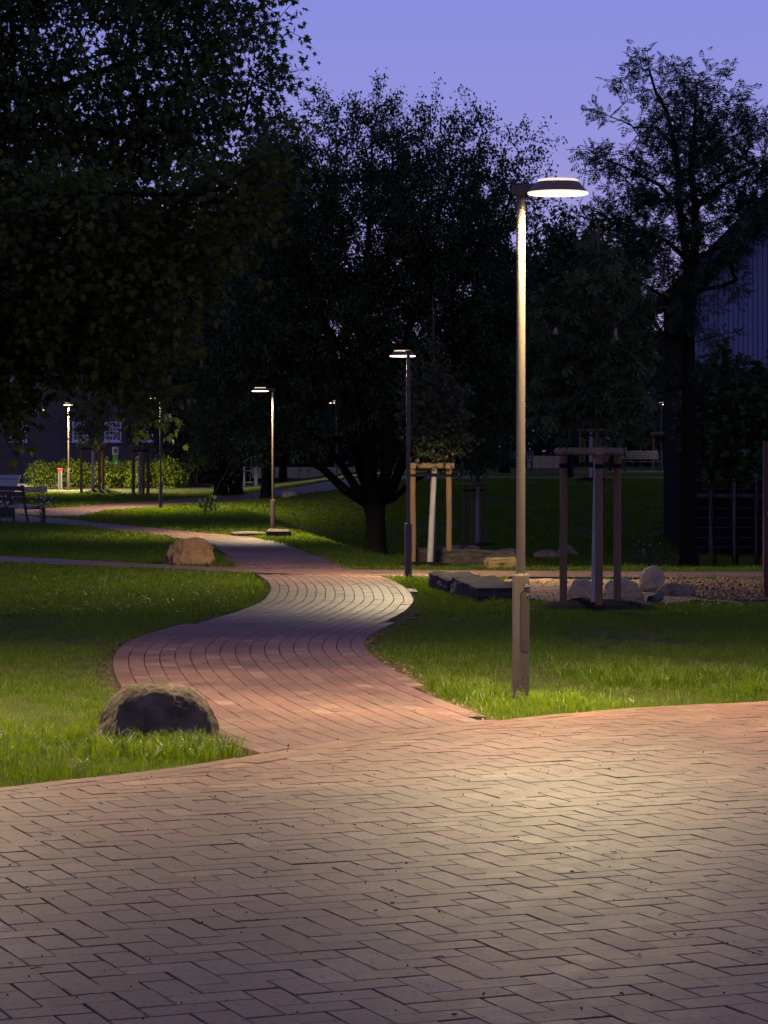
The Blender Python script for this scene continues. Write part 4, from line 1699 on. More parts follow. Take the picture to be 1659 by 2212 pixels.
def whip(R, dx, h, label, seed, blobs, size=.15, n=160):
    """young street tree in a far support"""
    b = np.array([R[0] + dx, R[1] - .12, R[2] - .05])
    st = [b, b + np.array([.0, 0, 1.2]), b + np.array([.02, 0, 2.2]), b + np.array([.0, 0, h])]
    t = make_tree('young_tree', label, 'tree', b, [(st, .06, .015)], [(b[0] + x, b[1] + y, b[2] + z, rx, ry, rz) for x, y, z, rx, ry, rz in blobs], n, 9, OVATE, 'wood_leaf', size, seed, .4, .2, .3, bark='bark_green', tip=.006, flare=1, group='young trees inside supports')
    MB().tube([(0, -.004, -.1), (.0, -.004, 1.2), (.02, -.004, 1.95)], [.066, .062, .058], 12).build('painted_stem', 'whitewash', t, smooth=True)
    return t


BL = [(0, 0, 3.4, .9, .9, .9), (.1, 0, 4.3, .7, .7, .8), (-.2, 0, 2.7, .6, .6, .35)]
whip(R3, -.05, 4.6, 'young tree with white stem inside the pale stakes by the hedge', 51, BL)
whip(R4, -.10, 4.6, 'young tree with grey stem inside the darker stakes by the hedge', 52, BL)
whip(R5, -.12, 4.4, 'young tree with thin pale stem on the crest of the lawn', 53, BL)
whip(R6, .15, 4.4, 'young tree standing in the dark hollow of the lawn', 54, BL)
whip(R7, .2, 4.4, 'young tree in the warmly lit stakes beyond the crest', 55, BL)
whip(R8, .2, 4.2, 'young tree right of the far bench beyond the crest', 56, BL)

# --- trees further back
g1 = ground(478, 112)
g2 = ground(508, 112)
D = 112
w = lambda px, py, d=0: at(px, py, D + d)
b = np.array([g1[0], 112., g1[2] - .2])
make_tree('lime_tree', 'dark old tree with twin trunks before the playground', 'tree', b,
          [([b, w(479, 1000), w(470, 900), w(440, 800), w(420, 700), w(400, 560)], .33, .1), ([np.array([g2[0], 112.2, g2[2] - .2]), w(507, 1000), w(515, 900), w(525, 800), w(520, 650), w(510, 520)], .33, .1)],
          [blob(430, 830, D, 140, 120, 4), blob(360, 700, D, 130, 150, 4), blob(520, 740, D, 110, 140, 4), blob(470, 590, D, 150, 130, 4), blob(505, 930, D, 75, 50, 2), blob(380, 920, D, 45, 45, 2), blob(250, 640, D, 120, 120, 4)],
          1500, 18, OVATE, 'wood_leaf', .22, 61, 1.1, .0, .4, tip=.012, jitter=.2, flare=1.5)


def wood(px, D, top, rx, label, seed, n=800, low=None, dens=18, size=.26):
    """woodland tree: px/top place it, crown runs from top down to low"""
    g = ground(px, D)
    b = np.array([g[0], g[1], g[2] - .2])
    h = CH + (HY - top) / F * D - b[2]
    R = rx / F * D
    lo = h * .22 if low is None else low
    m = (h + lo) / 2
    bl = [(b[0], b[1], b[2] + m, R * .9, R * .8, (h - lo) / 2 * .8), (b[0] - R * .45, b[1], b[2] + m * .9, R * .6, R * .6, (h - lo) * .3), (b[0] + R * .45, b[1] + .5, b[2] + m * 1.05, R * .6, R * .6, (h - lo) * .3),
          (b[0] + R * .1, b[1], b[2] + h - R * .35, R * .45, R * .45, R * .45), (b[0] - R * .4, b[1], b[2] + h - R * .8, R * .4, R * .4, R * .5), (b[0] + R * .5, b[1], b[2] + h - R * .9, R * .4, R * .4, R * .4), (b[0], b[1] - .5, b[2] + lo + R * .3, R * .7, R * .7, R * .35)]
    st = [b, b + np.array([.1, 0, h * .3]), b + np.array([-.1, 0, h * .6]), b + np.array([.1, 0, h * .92])]
    return make_tree('woodland_tree', label, 'tree', b, [(st, .24, .05)], bl, n, dens, OVATE, 'wood_leaf', size, seed, 1.0, .15, .3, tip=.012, jitter=.2, group='dark trees in the background', sides=5, rmin=.012)


wood(575, 104, 300, 95, 'dark tree rising between the maple and the forked tree', 71, 900)
wood(610, 140, 690, 110, 'background tree filling the left gap below the forked tree', 72, 900)
wood(830, 150, 745, 100, 'background tree behind the fork of the middle tree', 73, 900)
wood(960, 138, 730, 120, 'background tree behind the staked tree at the crossing', 74, 900)
wood(1090, 120, 560, 95, 'background tree just left of the near lamp pole', 75, 900)
wood(1225, 108, 470, 100, 'bushy background tree right of the near lamp pole', 76, 1000)
wood(1310, 132, 610, 85, 'background tree left of the tall ash', 77, 900)
wood(1490, 148, 690, 65, 'background tree behind the far bench', 78, 800)
wood(140, 185, 420, 240, 'large dark tree rising behind the left building', 79, 1300, size=.34)
wood(400, 190, 500, 170, 'dark tree behind the right part of the left building', 80, 1000, size=.34)

# --- distant wood closing the view
q = np.random.default_rng(77)
n = 9000
X_ = q.uniform(-60, 60, n)
Y_ = 235 + q.normal(0, 6, n)
hh = 9 + 3.5 * np.array([noise.fractal((a * .09, 2.2, 0), 1, 2, 4) for a in X_])
Zp = np.sqrt(q.random(n)) * hh + zt(X_, Y_)
V, Fc, tone = leaf_cloud(OVATE, np.c_[X_, Y_, Zp], q.normal(size=(n, 3)), unit(q.normal(size=(n, 3)) + np.array([0, -1., 0])), q.uniform(1.2, 2.4, n))
tag(big_mesh('distant_wood', V, Fc, 'wood_leaf', tone=tone), 'far wood behind the park reading as one dark mass', kind='stuff')


# --- shrubs
def shrub(name, base, blobs, label, leafm, size, n, per, seed, group=None, tpl=OVATE, twig=.25, cat='shrub', stems=5, bark='bark_green'):
    q = np.random.default_rng(seed)
    b = np.array(base, float)
    root = empty(name, b)
    tag(root, label, cat, group)
    sk = Skeleton()
    h = max(x[2] for x in blobs)
    for k in range(stems):
        a = q.uniform(0, 6.28)
        r = q.uniform(.02, .12)
        t = blobs[k % len(blobs)]
        sk.line([np.array([r * math.cos(a), r * math.sin(a), -.05]), np.array([t[0] * .6 + r * math.cos(a), t[1] * .6 + r * math.sin(a), t[2] * .7])], None, .016, .008, .2)
    C, d = sample_blobs(blobs, n, q, 1.0)
    C[:, 2] = np.maximum(C[:, 2], .08)
    tips = sk.grow(C, q, .25)
    P = np.array(sk.p)[tips]
    td = unit(d + q.normal(0, .5, d.shape) + np.array([0, 0, .3]))
    s = np.linspace(0, 1, per)
    pos = (P[:, None] + td[:, None] * (s[None, :, None] * twig) + q.normal(0, .16 * twig, (n, per, 3))).reshape(-1, 3)
    ld = unit(np.repeat(td, per, 0) * .5 + q.normal(0, .6, pos.shape) + np.array([0, 0, -.2]))
    V, Fc, tone = leaf_cloud(tpl, pos, ld, unit(np.array([0, 0, 1.]) + q.normal(0, .4, ld.shape)), size * q.uniform(.6, 1.2, len(pos)))
    big_mesh('foliage', V, Fc, leafm, root, None, tone)
    V, Fc = sk.mesh(.004, 4)
    big_mesh('stem', V, Fc, bark, root)
    return root


HB = [[(0, 0, .62, .46, .42, .5), (.15, 0, 1.0, .25, .25, .22), (-.2, .0, .35, .3, .3, .3)],
      [(0, 0, .55, .44, .42, .46), (-.15, 0, .95, .26, .25, .25), (.22, 0, .4, .3, .3, .3)],
      [(0, 0, .60, .42, .40, .52), (.05, 0, 1.08, .2, .2, .18)]]
hs = [82, 110, 135, 160, 182, 204, 228, 250, 272, 295, 318, 340, 362, 384]
hl = ['dim leafy hedge shrub at the left end of the row', 'dim hedge shrub second from the left end', 'hedge shrub just behind the red topped bollard pair', 'bright hedge shrub right behind the pale lamp pole',
      'bright hedge shrub left of the darker tree stakes', 'hedge shrub seen between the darker tree stakes', 'bright hedge shrub just right of the darker tree stakes', 'hedge shrub below the green charging post',
      'hedge shrub left of the pale tree stakes', 'hedge shrub between the pale tree stakes', 'hedge shrub just right of the pale tree stakes', 'hedge shrub behind the slim dark lamp pole', 'hedge shrub right of the slim dark lamp pole', 'fullest hedge shrub at the right end of the row']
proto = []
for i, (px, la) in enumerate(zip(hs, hl)):
    D = 133 + (i % 3) * .5
    g = ground(px, D)
    if i < 3:
        o = shrub('hedge_shrub', (g[0], g[1], g[2]), HB[i], la, 'hedge_leaf', .125, 150, 8, 90 + i, 'clipped shrubs of the roadside hedge')
        proto.append(o)
    else:
        o = copy_tree(proto[i % 3])
        o['label'] = la
        o.location = g
        o.rotation_euler = (0, 0, i * 1.3)
        s = 1 + .12 * math.sin(i * 2.3) + (.12 if i > 11 else 0)
        o.scale = (s, s, s)
bb = [[(0, 0, 1.0, 1.3, .9, .9), (.6, 0, 1.7, .8, .7, .6), (-.5, 0, .6, .9, .7, .5)]]
ds = [(600, 150, 'dark bush behind the playground frame'), (690, 162, 'dark bush behind the far lamp at the fork'), (790, 160, 'dark bush behind the forked trunk'), (890, 158, 'dark bush behind the second lamp pole'), (990, 156, 'dark bush right of the staked tree at the crossing'),
      (1075, 158, 'dark bush just left of the near lamp pole'), (1160, 160, 'dark bush behind the low lit wall'), (1245, 160, 'dark bush right of the low lit wall'), (1330, 162, 'dark bush left of the slatted far bench'), (1400, 165, 'dark bush behind the slatted far bench'), (1470, 150, 'dark bush left of the ash trunk'),
      (540, 158, 'dark bush left of the playground frame'), (440, 150, 'dark bush right of the hedge row')]
p0 = None
for i, (px, D, la) in enumerate(ds):
    g = ground(px, D)
    if p0 is None:
        o = p0 = shrub('bush', g, bb[0], la, 'wood_leaf', .2, 330, 10, 120, 'dark bushes along the back of the park', twig=.4)
    else:
        o = copy_tree(p0)
        o['label'] = la
        o.location = g
        o.rotation_euler = (0, 0, i * 2.1)
        s = 1.35 + .25 * math.sin(i * 1.7)
        o.scale = (s * 1.15, s, s)
# leafy bushes in front of the barn
for i, (px, top, D, rx, la) in enumerate([(1545, 775, 74, 60, 'tall dark bush in front of the left end of the barn'), (1640, 800, 73, 60, 'tall dark bush in front of the right end of the barn'), (1590, 860, 72, 70, 'dark bush low before the barn siding'), (1700, 760, 74, 60, 'dark bush at the far right before the barn')]):
    g = ground(px, D)
    h = CH + (HY - top) / F * D - g[2]
    R = rx / F * D
    shrub('bush', g, [(0, 0, h * .82, R, .8, h * .17), (-.3, 0, h * .66, R * 1.1, .8, h * .14), (.3, 0, h * .92, R * .6, .6, h * .12)], la, 'chestnut_leaf', .2, 190, 9, 140 + i, 'bushes screening the barn', twig=.4, bark='bark_dark', tpl=MAPLE)
g = ground(1410, 66)
o = shrub('flowering_shrub', g, [(0, 0, .45, .5, .4, .4), (-.15, 0, .75, .25, .25, .25)], 'low dim shrub with pale flowers at the back of the dark lawn', 'rose_leaf', .07, 120, 8, 150)
fm = MB()
q = np.random.default_rng(3)
for k in range(12):
    c = (q.normal(-.2, .16), -.25 + q.normal(0, .1), q.uniform(.5, 1.05))
    fm.box(c, (.03, .02, .03), q.uniform(0, 3))
fm.build('blossom', 'blossom', o)['kind'] = 'stuff'
for i, (px, py, D, la) in enumerate([(92, 1131, 78.5, 'small rose bush with white flowers beside the near bench leg'), (2, 1131, 77.5, 'small white rose bush cut by the left edge of the view')]):
    g = ground(px, D)
    o = shrub('rose_bush', g, [(.1, 0, .85, .32, .2, .16), (0, 0, .62, .2, .15, .2)], la, 'rose_leaf', .06, 36, 6, 160 + i, 'white roses by the bench', stems=4, twig=.2)
    fm = MB()
    for k in range(15):
        c = (q.normal(.05, .2), -.12 + q.normal(0, .08), q.uniform(.6, 1.08))
        for j in range(3):
            fm.box((c[0] + q.normal(0, .012), c[1], c[2] + q.normal(0, .012)), (.035, .015, .03), q.uniform(0, 3))
    fm.build('blossom', 'flower_white', o)['kind'] = 'stuff'

# ------------------------------------------------------------------ building on the left
D = 160.0
zg = float(zt(-20, D))
xl, xr = at(-420, 0, D)[0], at(560, 0, D)[0]
cx = (xl + xr) / 2
bld = empty('building', (cx, D, zg))
tag(bld, 'long rendered building with white lattice windows behind the hedge', 'building')
ztop = 9.6
zx = lambda py: CH + (HY - py) / F * D - zg
xx = lambda px: (px - CX) / F * D - cx
wins = [(20, 58), (156, 191), (225, 262), (293, 330), (-120, -83), (-190, -153), (375, 412), (450, 487)]
z0, z1 = zx(953), zx(911)
# front wall as pieces round the openings
wm = MB()
us = sorted(wins)
rows = [(z0, z1), (z0 + 3.5, z1 + 3.5)]
zs = [-.6] + [z for r in rows for z in r] + [ztop]
bd = [xl - cx] + [xx(v) for u in us for v in u] + [xr - cx]
for i in range(len(zs) - 1):
    opening = i in (1, 3)
    if not opening:
        wm.box(((bd[0] + bd[-1]) / 2, .2, (zs[i] + zs[i + 1]) / 2), (bd[-1] - bd[0], .4, zs[i + 1] - zs[i]))
    else:
        for k in range(0, len(bd) - 1, 2):
            wm.box(((bd[k] + bd[k + 1]) / 2, .2, (zs[i] + zs[i + 1]) / 2), (bd[k + 1] - bd[k], .4, zs[i + 1] - zs[i]))
wm.box((0, 5.2, ztop / 2 - .3), (xr - xl - .02, 9.5, ztop + .58))
wm.build('wall', 'render_wall', bld)
MB().box((0, -.03, .25), (xr - xl, .06, 1.1)).build('plinth', 'render_wall', bld)
rf = MB()
rf.add([(xl - cx - .5, -.6, ztop), (xr - cx + .5, -.6, ztop), (xr - cx + .5, 5.2, ztop + 4), (xl - cx - .5, 5.2, ztop + 4), (xl - cx - .5, 11, ztop), (xr - cx + .5, 11, ztop),
        (xl - cx - .5, -.6, ztop - .2), (xr - cx + .5, -.6, ztop - .2), (xr - cx + .5, 11, ztop - .2), (xl - cx - .5, 11, ztop - .2)],
       [(0, 1, 2, 3), (3, 2, 5, 4), (6, 7, 1, 0), (9, 4, 5, 8), (6, 9, 8, 7), (0, 3, 4, 9, 6), (1, 7, 8, 5, 2)])
rf.build('roof', 'roof_tile', bld)


def lattice_window(u0, u1, z0, z1, nx=4, nz=4):
    w, h = u1 - u0, z1 - z0
    t = .085
    fr = MB()
    fr.box((w / 2, 0, t / 2), (w, .10, t)).box((w / 2, 0, h - t / 2), (w, .10, t)).box((t / 2, 0, h / 2), (t, .10, h - 2 * t)).box((w - t / 2, 0, h / 2), (t, .10, h - 2 * t))
    iw, ih = w - 2 * t, h - 2 * t
    for k in range(1, nx):
        fr.box((t + iw * k / nx, 0, h / 2), (.032, .07, ih))
    for k in range(1, nz):
        fr.box((w / 2, .001, t + ih * k / nz), (iw, .066, .032))
    o = fr.build('window', 'window_white', bld, (u0, .06, z0))
    MB().box((w / 2, -.12, -.05), (w + .08, .22, .08)).build('sill', 'window_white', o)
    pm = None
    for a in range(nx):
        for b_ in range(nz):
            if pm is None:
                p = MB().box((0, 0, 0), (iw / nx - .034, .012, ih / nz - .034)).build('pane', 'glass', o)
                pm = p.data
            else:
                p = link(bpy.data.objects.new('pane', pm), o)
            p.location = (t + iw * (a + .5) / nx, .01, t + ih * (b_ + .5) / nz)


for u in us:
    if u[0] > -20 and u[1] < 350:
        lattice_window(xx(u[0]), xx(u[1]), z0, z1)
for u in us:
    if not (u[0] > -20 and u[1] < 350):
        MB().box((xx((u[0] + u[1]) / 2), .1, (z0 + z1) / 2), (xx(u[1]) - xx(u[0]), .05, z1 - z0)).build('window', 'window_white', bld)
for u in us:
    MB().box((xx((u[0] + u[1]) / 2), .1, (z0 + z1) / 2 + 3.5), (xx(u[1]) - xx(u[0]), .05, z1 - z0)).build('window', 'glass', bld)
dp = MB()
dp.tube([(xx(140), -.08, -.3), (xx(140), -.08, ztop - .2)], .05, 8)
dp.build('downpipe', 'render_wall', bld)
# entrance stair railing at the left end
g = at(66, 1000, 150)
rl = empty('stair_railing', (g[0], 150, float(zt(g[0], 150))))
tag(rl, 'dim steel stair railing before the left end of the building', 'railing')
mb = MB()
for x, z in ((-1.6, 1.5), (-1.2, 1.35), (-.8, 1.2), (-.4, 1.05), (0, .95), (.5, .95)):
    mb = MB().box((x, 0, z / 2 - .1), (.04, .04, z + .2))
    mb.build('baluster', 'steel_dark', rl)
MB().tube([(-1.7, 0, 1.55), (0, 0, .97), (.55, 0, .97)], .03, 8).build('handrail', 'steel_dark', rl)

# ------------------------------------------------------------------ barn on the right
D = 80.0
bz = -1.35
x0 = (1500 - CX) / F * D
bw = 9.0
ev = CH + (HY - 614) / F * D - bz
barn = empty('barn', (x0, D, bz))
tag(barn, 'tall barn with steep gable and vertical board siding on the right', 'barn')
pk = ev + bw / 2
# boards of the gable, each cut to the slope of the roof
step = .147
n_b = int(bw / step)
q = np.random.default_rng(9)
zb = CH + (HY - 800) / F * D - bz
body = MB()
body.add([(0.02, .06, -.3), (bw - .02, .06, -.3), (bw - .02, .06, ev), (bw / 2, .06, pk), (0.02, .06, ev), (0.02, 9, -.3), (bw - .02, 9, -.3), (bw - .02, 9, ev), (bw / 2, 9, pk), (0.02, 9, ev)],
         [(0, 1, 2, 3, 4), (9, 8, 7, 6, 5), (0, 4, 9, 5), (1, 6, 7, 2), (0, 5, 6, 1), (2, 7, 8, 3), (3, 8, 9, 4)])
body.build('wall', 'black_wall', barn)
for k in range(n_b):
    u0 = k * step + .006
    u1 = (k + 1) * step - .012
    h0 = ev + min(u0, bw - u0) - .45
    h1 = ev + min(u1, bw - u1) - .45
    y = q.normal(0, .002) - .0
    V = [(u0, y, zb), (u1, y, zb), (u1, y, h1), (u0, y, h0), (u0, y + .05, zb), (u1, y + .05, zb), (u1, y + .05, h1), (u0, y + .05, h0)]
    mesh_obj('board', V, [(0, 1, 2, 3), (0, 4, 5, 1), (1, 5, 6, 2), (2, 6, 7, 3), (3, 7, 4, 0)], 'siding', barn)
rf = MB()
for s in (0, 1):
    sx = (lambda u: u) if s == 0 else (lambda u: bw - u)
    V = [(sx(-.7), -.75, ev - .72), (sx(bw / 2), -.75, pk - .02), (sx(bw / 2), 9.6, pk - .02), (sx(-.7), 9.6, ev - .72), (sx(-.7), -.75, ev - .48), (sx(bw / 2), -.75, pk + .22), (sx(bw / 2), 9.6, pk + .22), (sx(-.7), 9.6, ev - .48)]
    Fc = [(0, 1, 2, 3), (4, 7, 6, 5), (0, 4, 5, 1), (2, 6, 7, 3), (0, 3, 7, 4), (1, 5, 6, 2)]
    rf.add(V, Fc if s == 0 else [f[::-1] for f in Fc])
rf.build('roof', 'black_wall', barn)
for u in (.45, 1.15, 1.82, 2.5, 3.2):
    MB().box((u, -.35, 1.9), (.10, .10, 4.2)).build('post', 'frame_wood', barn)
for z in (1.95, 3.9):
    MB().box((2.0, -.28, z), (4.4, .06, .11)).build('rail', 'frame_wood', barn)
wr = MB()
for k in range(12):
    wr.tube([(-.1, -.24, .4 + k * .29), (4.2, -.24, .4 + k * .29)], .006, 4)
wr.build('trellis_wire', 'steel_grey', barn)['kind'] = 'stuff'


# ------------------------------------------------------------------ benches
def bench(loc, rz, label, pale, width=1.8, slats=3, group=None):
    root = empty('park_bench', loc, rz)
    tag(root, label, 'bench', group)
    m = 'bench_dim' if pale else 'bench_dark'
    # front is -y
    for k in range(4):
        y = -.22 + k * .135
        MB().box((0, y, .455 - .012 * k), (width, .122, .04), 0, .006).build('seat_slat', m if pale else 'bench_pale', root)
    n = slats
    hh = .42 / n
    for k in range(n):
        z = .56 + hh * (k + .5)
        y = .262 + (z - .45) * .22
        MB().box((0, y, z), (width, .035, hh - .022), 0, .006, Matrix.Rotation(-.22, 3, 'X')).build('back_slat', m, root)
    for sx in (-1, 1):
        x = sx * (width / 2 - .05)
        f = MB()
        f.tube([(x, .20, -.02), (x, .295, .43), (x, .40, 1.0)], [.035, .035, .03], 4)
        f.build('rear_leg', 'bench_dark', root)
        MB().box((x, -.25, .215), (.06, .06, .47)).build('front_leg', 'bench_dark', root)
        MB().box((x, .02, .405), (.05, .56, .06)).build('seat_beam', 'bench_dark', root)
    return root


# near bench: end frame close to the path, turned away from us
e = np.array(gp(72, 1131))
rz = math.atan2(.81, -.58)
ang = math.atan2(1.46, -1.04)
c = e + np.array([math.cos(ang), math.sin(ang)]) * .85 + np.array([math.sin(ang), -math.cos(ang)]) * -.0
nb = bench((c[0] - .0, c[1] - .15, float(zt(*c))), ang, 'dark slatted park bench with its back to the lawn at the left edge', False, 1.8, 3, 'benches in the park')
nb.scale = (1.2, 1.2, 1.2)
g = ground(1385, 128)
bench((g[0], g[1], g[2]), math.radians(8), 'bluish slatted bench on the far crest right of the stakes', True, 1.85, 5, 'benches in the park')
g = ground(1118, 130)
bench((g[0], g[1], g[2]), math.radians(-10), 'bluish slatted bench on the far crest by the low lit wall', True, 1.5, 5, 'benches in the park')
# slatted lounger beyond the path
g = gp(46, 1104)
lg = empty('slatted_lounger', (g[0] - 1.15, g[1] + .3, float(zt(*g))), math.radians(-28))
tag(lg, 'white slatted lounger with high curved back beyond the near bench', 'lounger')
prof = [(.75, 1.28), (.66, 1.12), (.57, .96), (.47, .80), (.36, .66), (.24, .53), (.10, .44), (-.06, .40), (-.22, .41), (-.38, .43), (-.54, .43), (-.70, .39), (-.84, .33)]
for (y0, za), (y1, zb_) in zip(prof[:-1], prof[1:]):
    a = math.atan2(zb_ - za, y1 - y0)
    L = math.hypot(zb_ - za, y1 - y0)
    MB().box((0, (y0 + y1) / 2, (za + zb_) / 2), (1.6, L - .03, .035), 0, .006, Matrix.Rotation(a, 3, 'X')).build('slat', 'bench_pale', lg)
for sx in (-.7, .7):
    MB().tube([(sx, y, z - .04) for y, z in prof], .03, 6).build('side_rail', 'steel_dark', lg)
    MB().box((sx, .30, .26), (.06, .06, .56)).build('leg', 'steel_dark', lg)
    MB().box((sx, -.55, .18), (.06, .06, .42)).build('leg', 'steel_dark', lg)
g = gp(14, 1118)
lb = empty('litter_bin', (g[0], g[1], float(zt(*g))), .2)
tag(lb, 'dark boxy litter bin across the path behind the near bench', 'litter bin')
MB().box((0, 0, .40), (.50, .36, .78), 0, .02).build('body', 'steel_dark', lb)
MB().box((0, 0, .815), (.54, .40, .04), 0, .01).build('lid', 'steel_dark', lb)
MB().box((.235, -.19, .42), (.02, .02, .74)).build('corner_strip', 'steel_grey', lb)

# ------------------------------------------------------------------ bollards, charging post
for (px, D, la) in ((126.5, 126.0, 'left one of the red capped bollard pair'), (132.5, 127.5, 'right one of the red capped bollard pair'), (143.5, 138.0, 'lone red capped bollard among the hedge shrubs')):
    g = ground(px, D)
    b = empty('bollard', g)
    tag(b, 'slim grey bollard, ' + la, 'bollard', 'red capped bollards')
    MB().lathe([(.05, -.1), (.05, .93), (0, .93)], 14).build('post', 'steel_grey', b, smooth=True)
    MB().lathe([(.053, .87), (.053, .97), (.053, 1.0), (0, 1.0)], 14).build('band', 'red_paint', b, smooth=True)
    MB().lathe([(.054, 1.0), (.05, 1.02), (0, 1.025)], 14).build('cap', 'steel_grey', b, smooth=True)
g = ground(250, 146)
cp = empty('charging_post', g)
tag(cp, 'green post with a dark grey box on top rising behind the hedge', 'charging post')
MB().box((0, 0, .75), (.30, .25, 1.7), 0, .01).build('post', 'green_paint', cp)
MB().box((0, 0, 1.83), (.36, .30, .44), 0, .03).build('box', 'steel_grey', cp)
MB().box((0, -.155, 1.83), (.20, .02, .24)).build('screen', 'steel_dark', cp)
MB().box((.03, -.13, 1.12), (.08, .01, .08)).build('mark', 'print_white', cp)

# ------------------------------------------------------------------ low walls at the back
g = ground(1181, 150)
wl = empty('low_wall', g)
tag(wl, 'low yellowish concrete wall lit from above beyond the crest', 'wall')
for k in range(3):
    MB().box((-.72 + k * .74 - .02, 0, .3), (.72, .2, .75), 0, .01).build('panel', 'wall_concrete', wl)
g = ground(670, 148)
wl = empty('low_wall', g, .05)
tag(wl, 'long low beige wall behind the playground and far lamp', 'wall')
for k in range(5):
    MB().box((-2.6 + k * 1.3, 0, .25), (1.27, .25, .62), 0, .01).build('panel', 'wall_concrete', wl)

# ------------------------------------------------------------------ playground frame
g = ground(553, 136)
pf = empty('playground_frame', g)
tag(pf, 'grey steel playground frame with a tall T shaped post and swing seats', 'playground frame')
MB().box((0, 0, .72), (.16, .16, 1.64)).build('post', 'steel_grey', pf)
MB().box((0, 0, 1.56), (.95, .10, .06)).build('crossbar', 'steel_grey', pf)
MB().box((-.62, .3, .6), (.10, .10, 1.3)).build('post', 'steel_grey', pf)
MB().box((.62, .3, .6), (.10, .10, 1.3)).build('post', 'steel_grey', pf)
MB().tube([(-.56, 0, .72), (-.1, 0, .75)], .03, 6).build('rail', 'steel_grey', pf)
MB().tube([(-.22, 0, 1.53), (-.30, 0, .16)], .014, 5).build('chain', 'steel_grey', pf)
MB().box((-.35, 0, .14), (.42, .18, .05)).build('seat', 'steel_grey', pf)
MB().tube([(-.62, .3, 1.22), (-.05, 0, 1.5)], .025, 6).build('brace', 'steel_grey', pf)
g = ground(424, 137)
o = shrub('small_tree', g, [(0, 0, 1.35, .45, .3, .25), (.2, 0, 1.1, .3, .2, .2)], 'small pale leaved tree on a mulch mound right of the hedge', 'hedge_leaf', .12, 60, 6, 180, cat='tree', twig=.3)
o['category'] = 'tree'
mound((g[0], g[1] - .1, g[2] - .02), .9, .18, 'mulch mound under the small pale leaved tree', 9)


# ------------------------------------------------------------------ grass
def tuft(name, blades, h, spread, wd, seed, lean=.5, m='grass_blade'):
    q = np.random.default_rng(seed)
    V, Fc, T = [], [], []
    for _ in range(blades):
        a = q.uniform(0, 6.28)
        r = spread * math.sqrt(q.random())
        b0 = np.array([r * math.cos(a), r * math.sin(a), -.01])
        hh = h * q.uniform(.5, 1.15)
        d = np.array([math.cos(a + q.normal(0, .9)), math.sin(a + q.normal(0, .9)), 0])
        le = hh * lean * q.uniform(.2, 1.3)
        s = np.array([-d[1], d[0], 0]) * wd * q.uniform(.7, 1.3)
        i = len(V)
        for f, w_ in ((0, 1), (.45, .85), (.8, .5)):
            c = b0 + np.array([0, 0, hh * f * (1 - .18 * lean * f)]) + d * le * f * f
            V += [c - s * w_, c + s * w_]
        V.append(b0 + np.array([0, 0, hh * (1 - .25 * lean)]) + d * le)
        Fc += [(i, i + 1, i + 3), (i, i + 3, i + 2), (i + 2, i + 3, i + 5), (i + 2, i + 5, i + 4), (i + 4, i + 5, i + 6)]
        T += [q.random()] * 5
    o = big_mesh(name, np.array(V), np.array(Fc), m, tone=T)
    COL.objects.unlink(o)
    return o


KINDS = [tuft('grass_tuft', 16, .060, .055, .0017, 1), tuft('grass_tuft', 16, .075, .06, .0018, 2, .7), tuft('grass_tuft', 14, .05, .06, .0017, 3, .4),
         tuft('grass_tuft', 22, .125, .055, .0021, 4, .7), tuft('grass_tuft', 20, .16, .05, .0022, 5, .8), tuft('grass_tuft', 9, .05, .05, .0016, 6, .9, 'grass_dry'),
         tuft('grass_tuft', 26, .075, .14, .0045, 7, .5), tuft('grass_tuft', 26, .09, .20, .009, 8, .5)]
gc = bpy.data.collections.new('grass_kinds')
for i, o in enumerate(KINDS):
    o.name = 'grass_tuft_%s' % 'abcdefgh'[i]
    gc.objects.link(o)


def grass_nodes():
    ng = bpy.data.node_groups.new('grass_scatter', 'GeometryNodeTree')
    ng.interface.new_socket('Geometry', in_out='INPUT', socket_type='NodeSocketGeometry')
    ng.interface.new_socket('Geometry', in_out='OUTPUT', socket_type='NodeSocketGeometry')
    n = ng.nodes
    l = ng.links
    gi = n.new('NodeGroupInput')
    go = n.new('NodeGroupOutput')
    ip = n.new('GeometryNodeInstanceOnPoints')
    ci = n.new('GeometryNodeCollectionInfo')
    ci.inputs['Collection'].default_value = gc
    ci.inputs['Separate Children'].default_value = True
    ci.inputs['Reset Children'].default_value = True
    ip.inputs['Pick Instance'].default_value = True

    def attr(nm, ty):
        a = n.new('GeometryNodeInputNamedAttribute')
        a.data_type = ty
        a.inputs['Name'].default_value = nm
        return a.outputs['Attribute']
    er = n.new('FunctionNodeEulerToRotation')
    l.new(attr('rot', 'FLOAT_VECTOR'), er.inputs[0])
    l.new(gi.outputs[0], ip.inputs['Points'])
    l.new(ci.outputs[0], ip.inputs['Instance'])
    l.new(attr('pick', 'INT'), ip.inputs['Instance Index'])
    l.new(er.outputs[0], ip.inputs['Rotation'])
    l.new(attr('size', 'FLOAT_VECTOR'), ip.inputs['Scale'])
    l.new(ip.outputs[0], go.inputs[0])
    return ng


GN = grass_nodes()


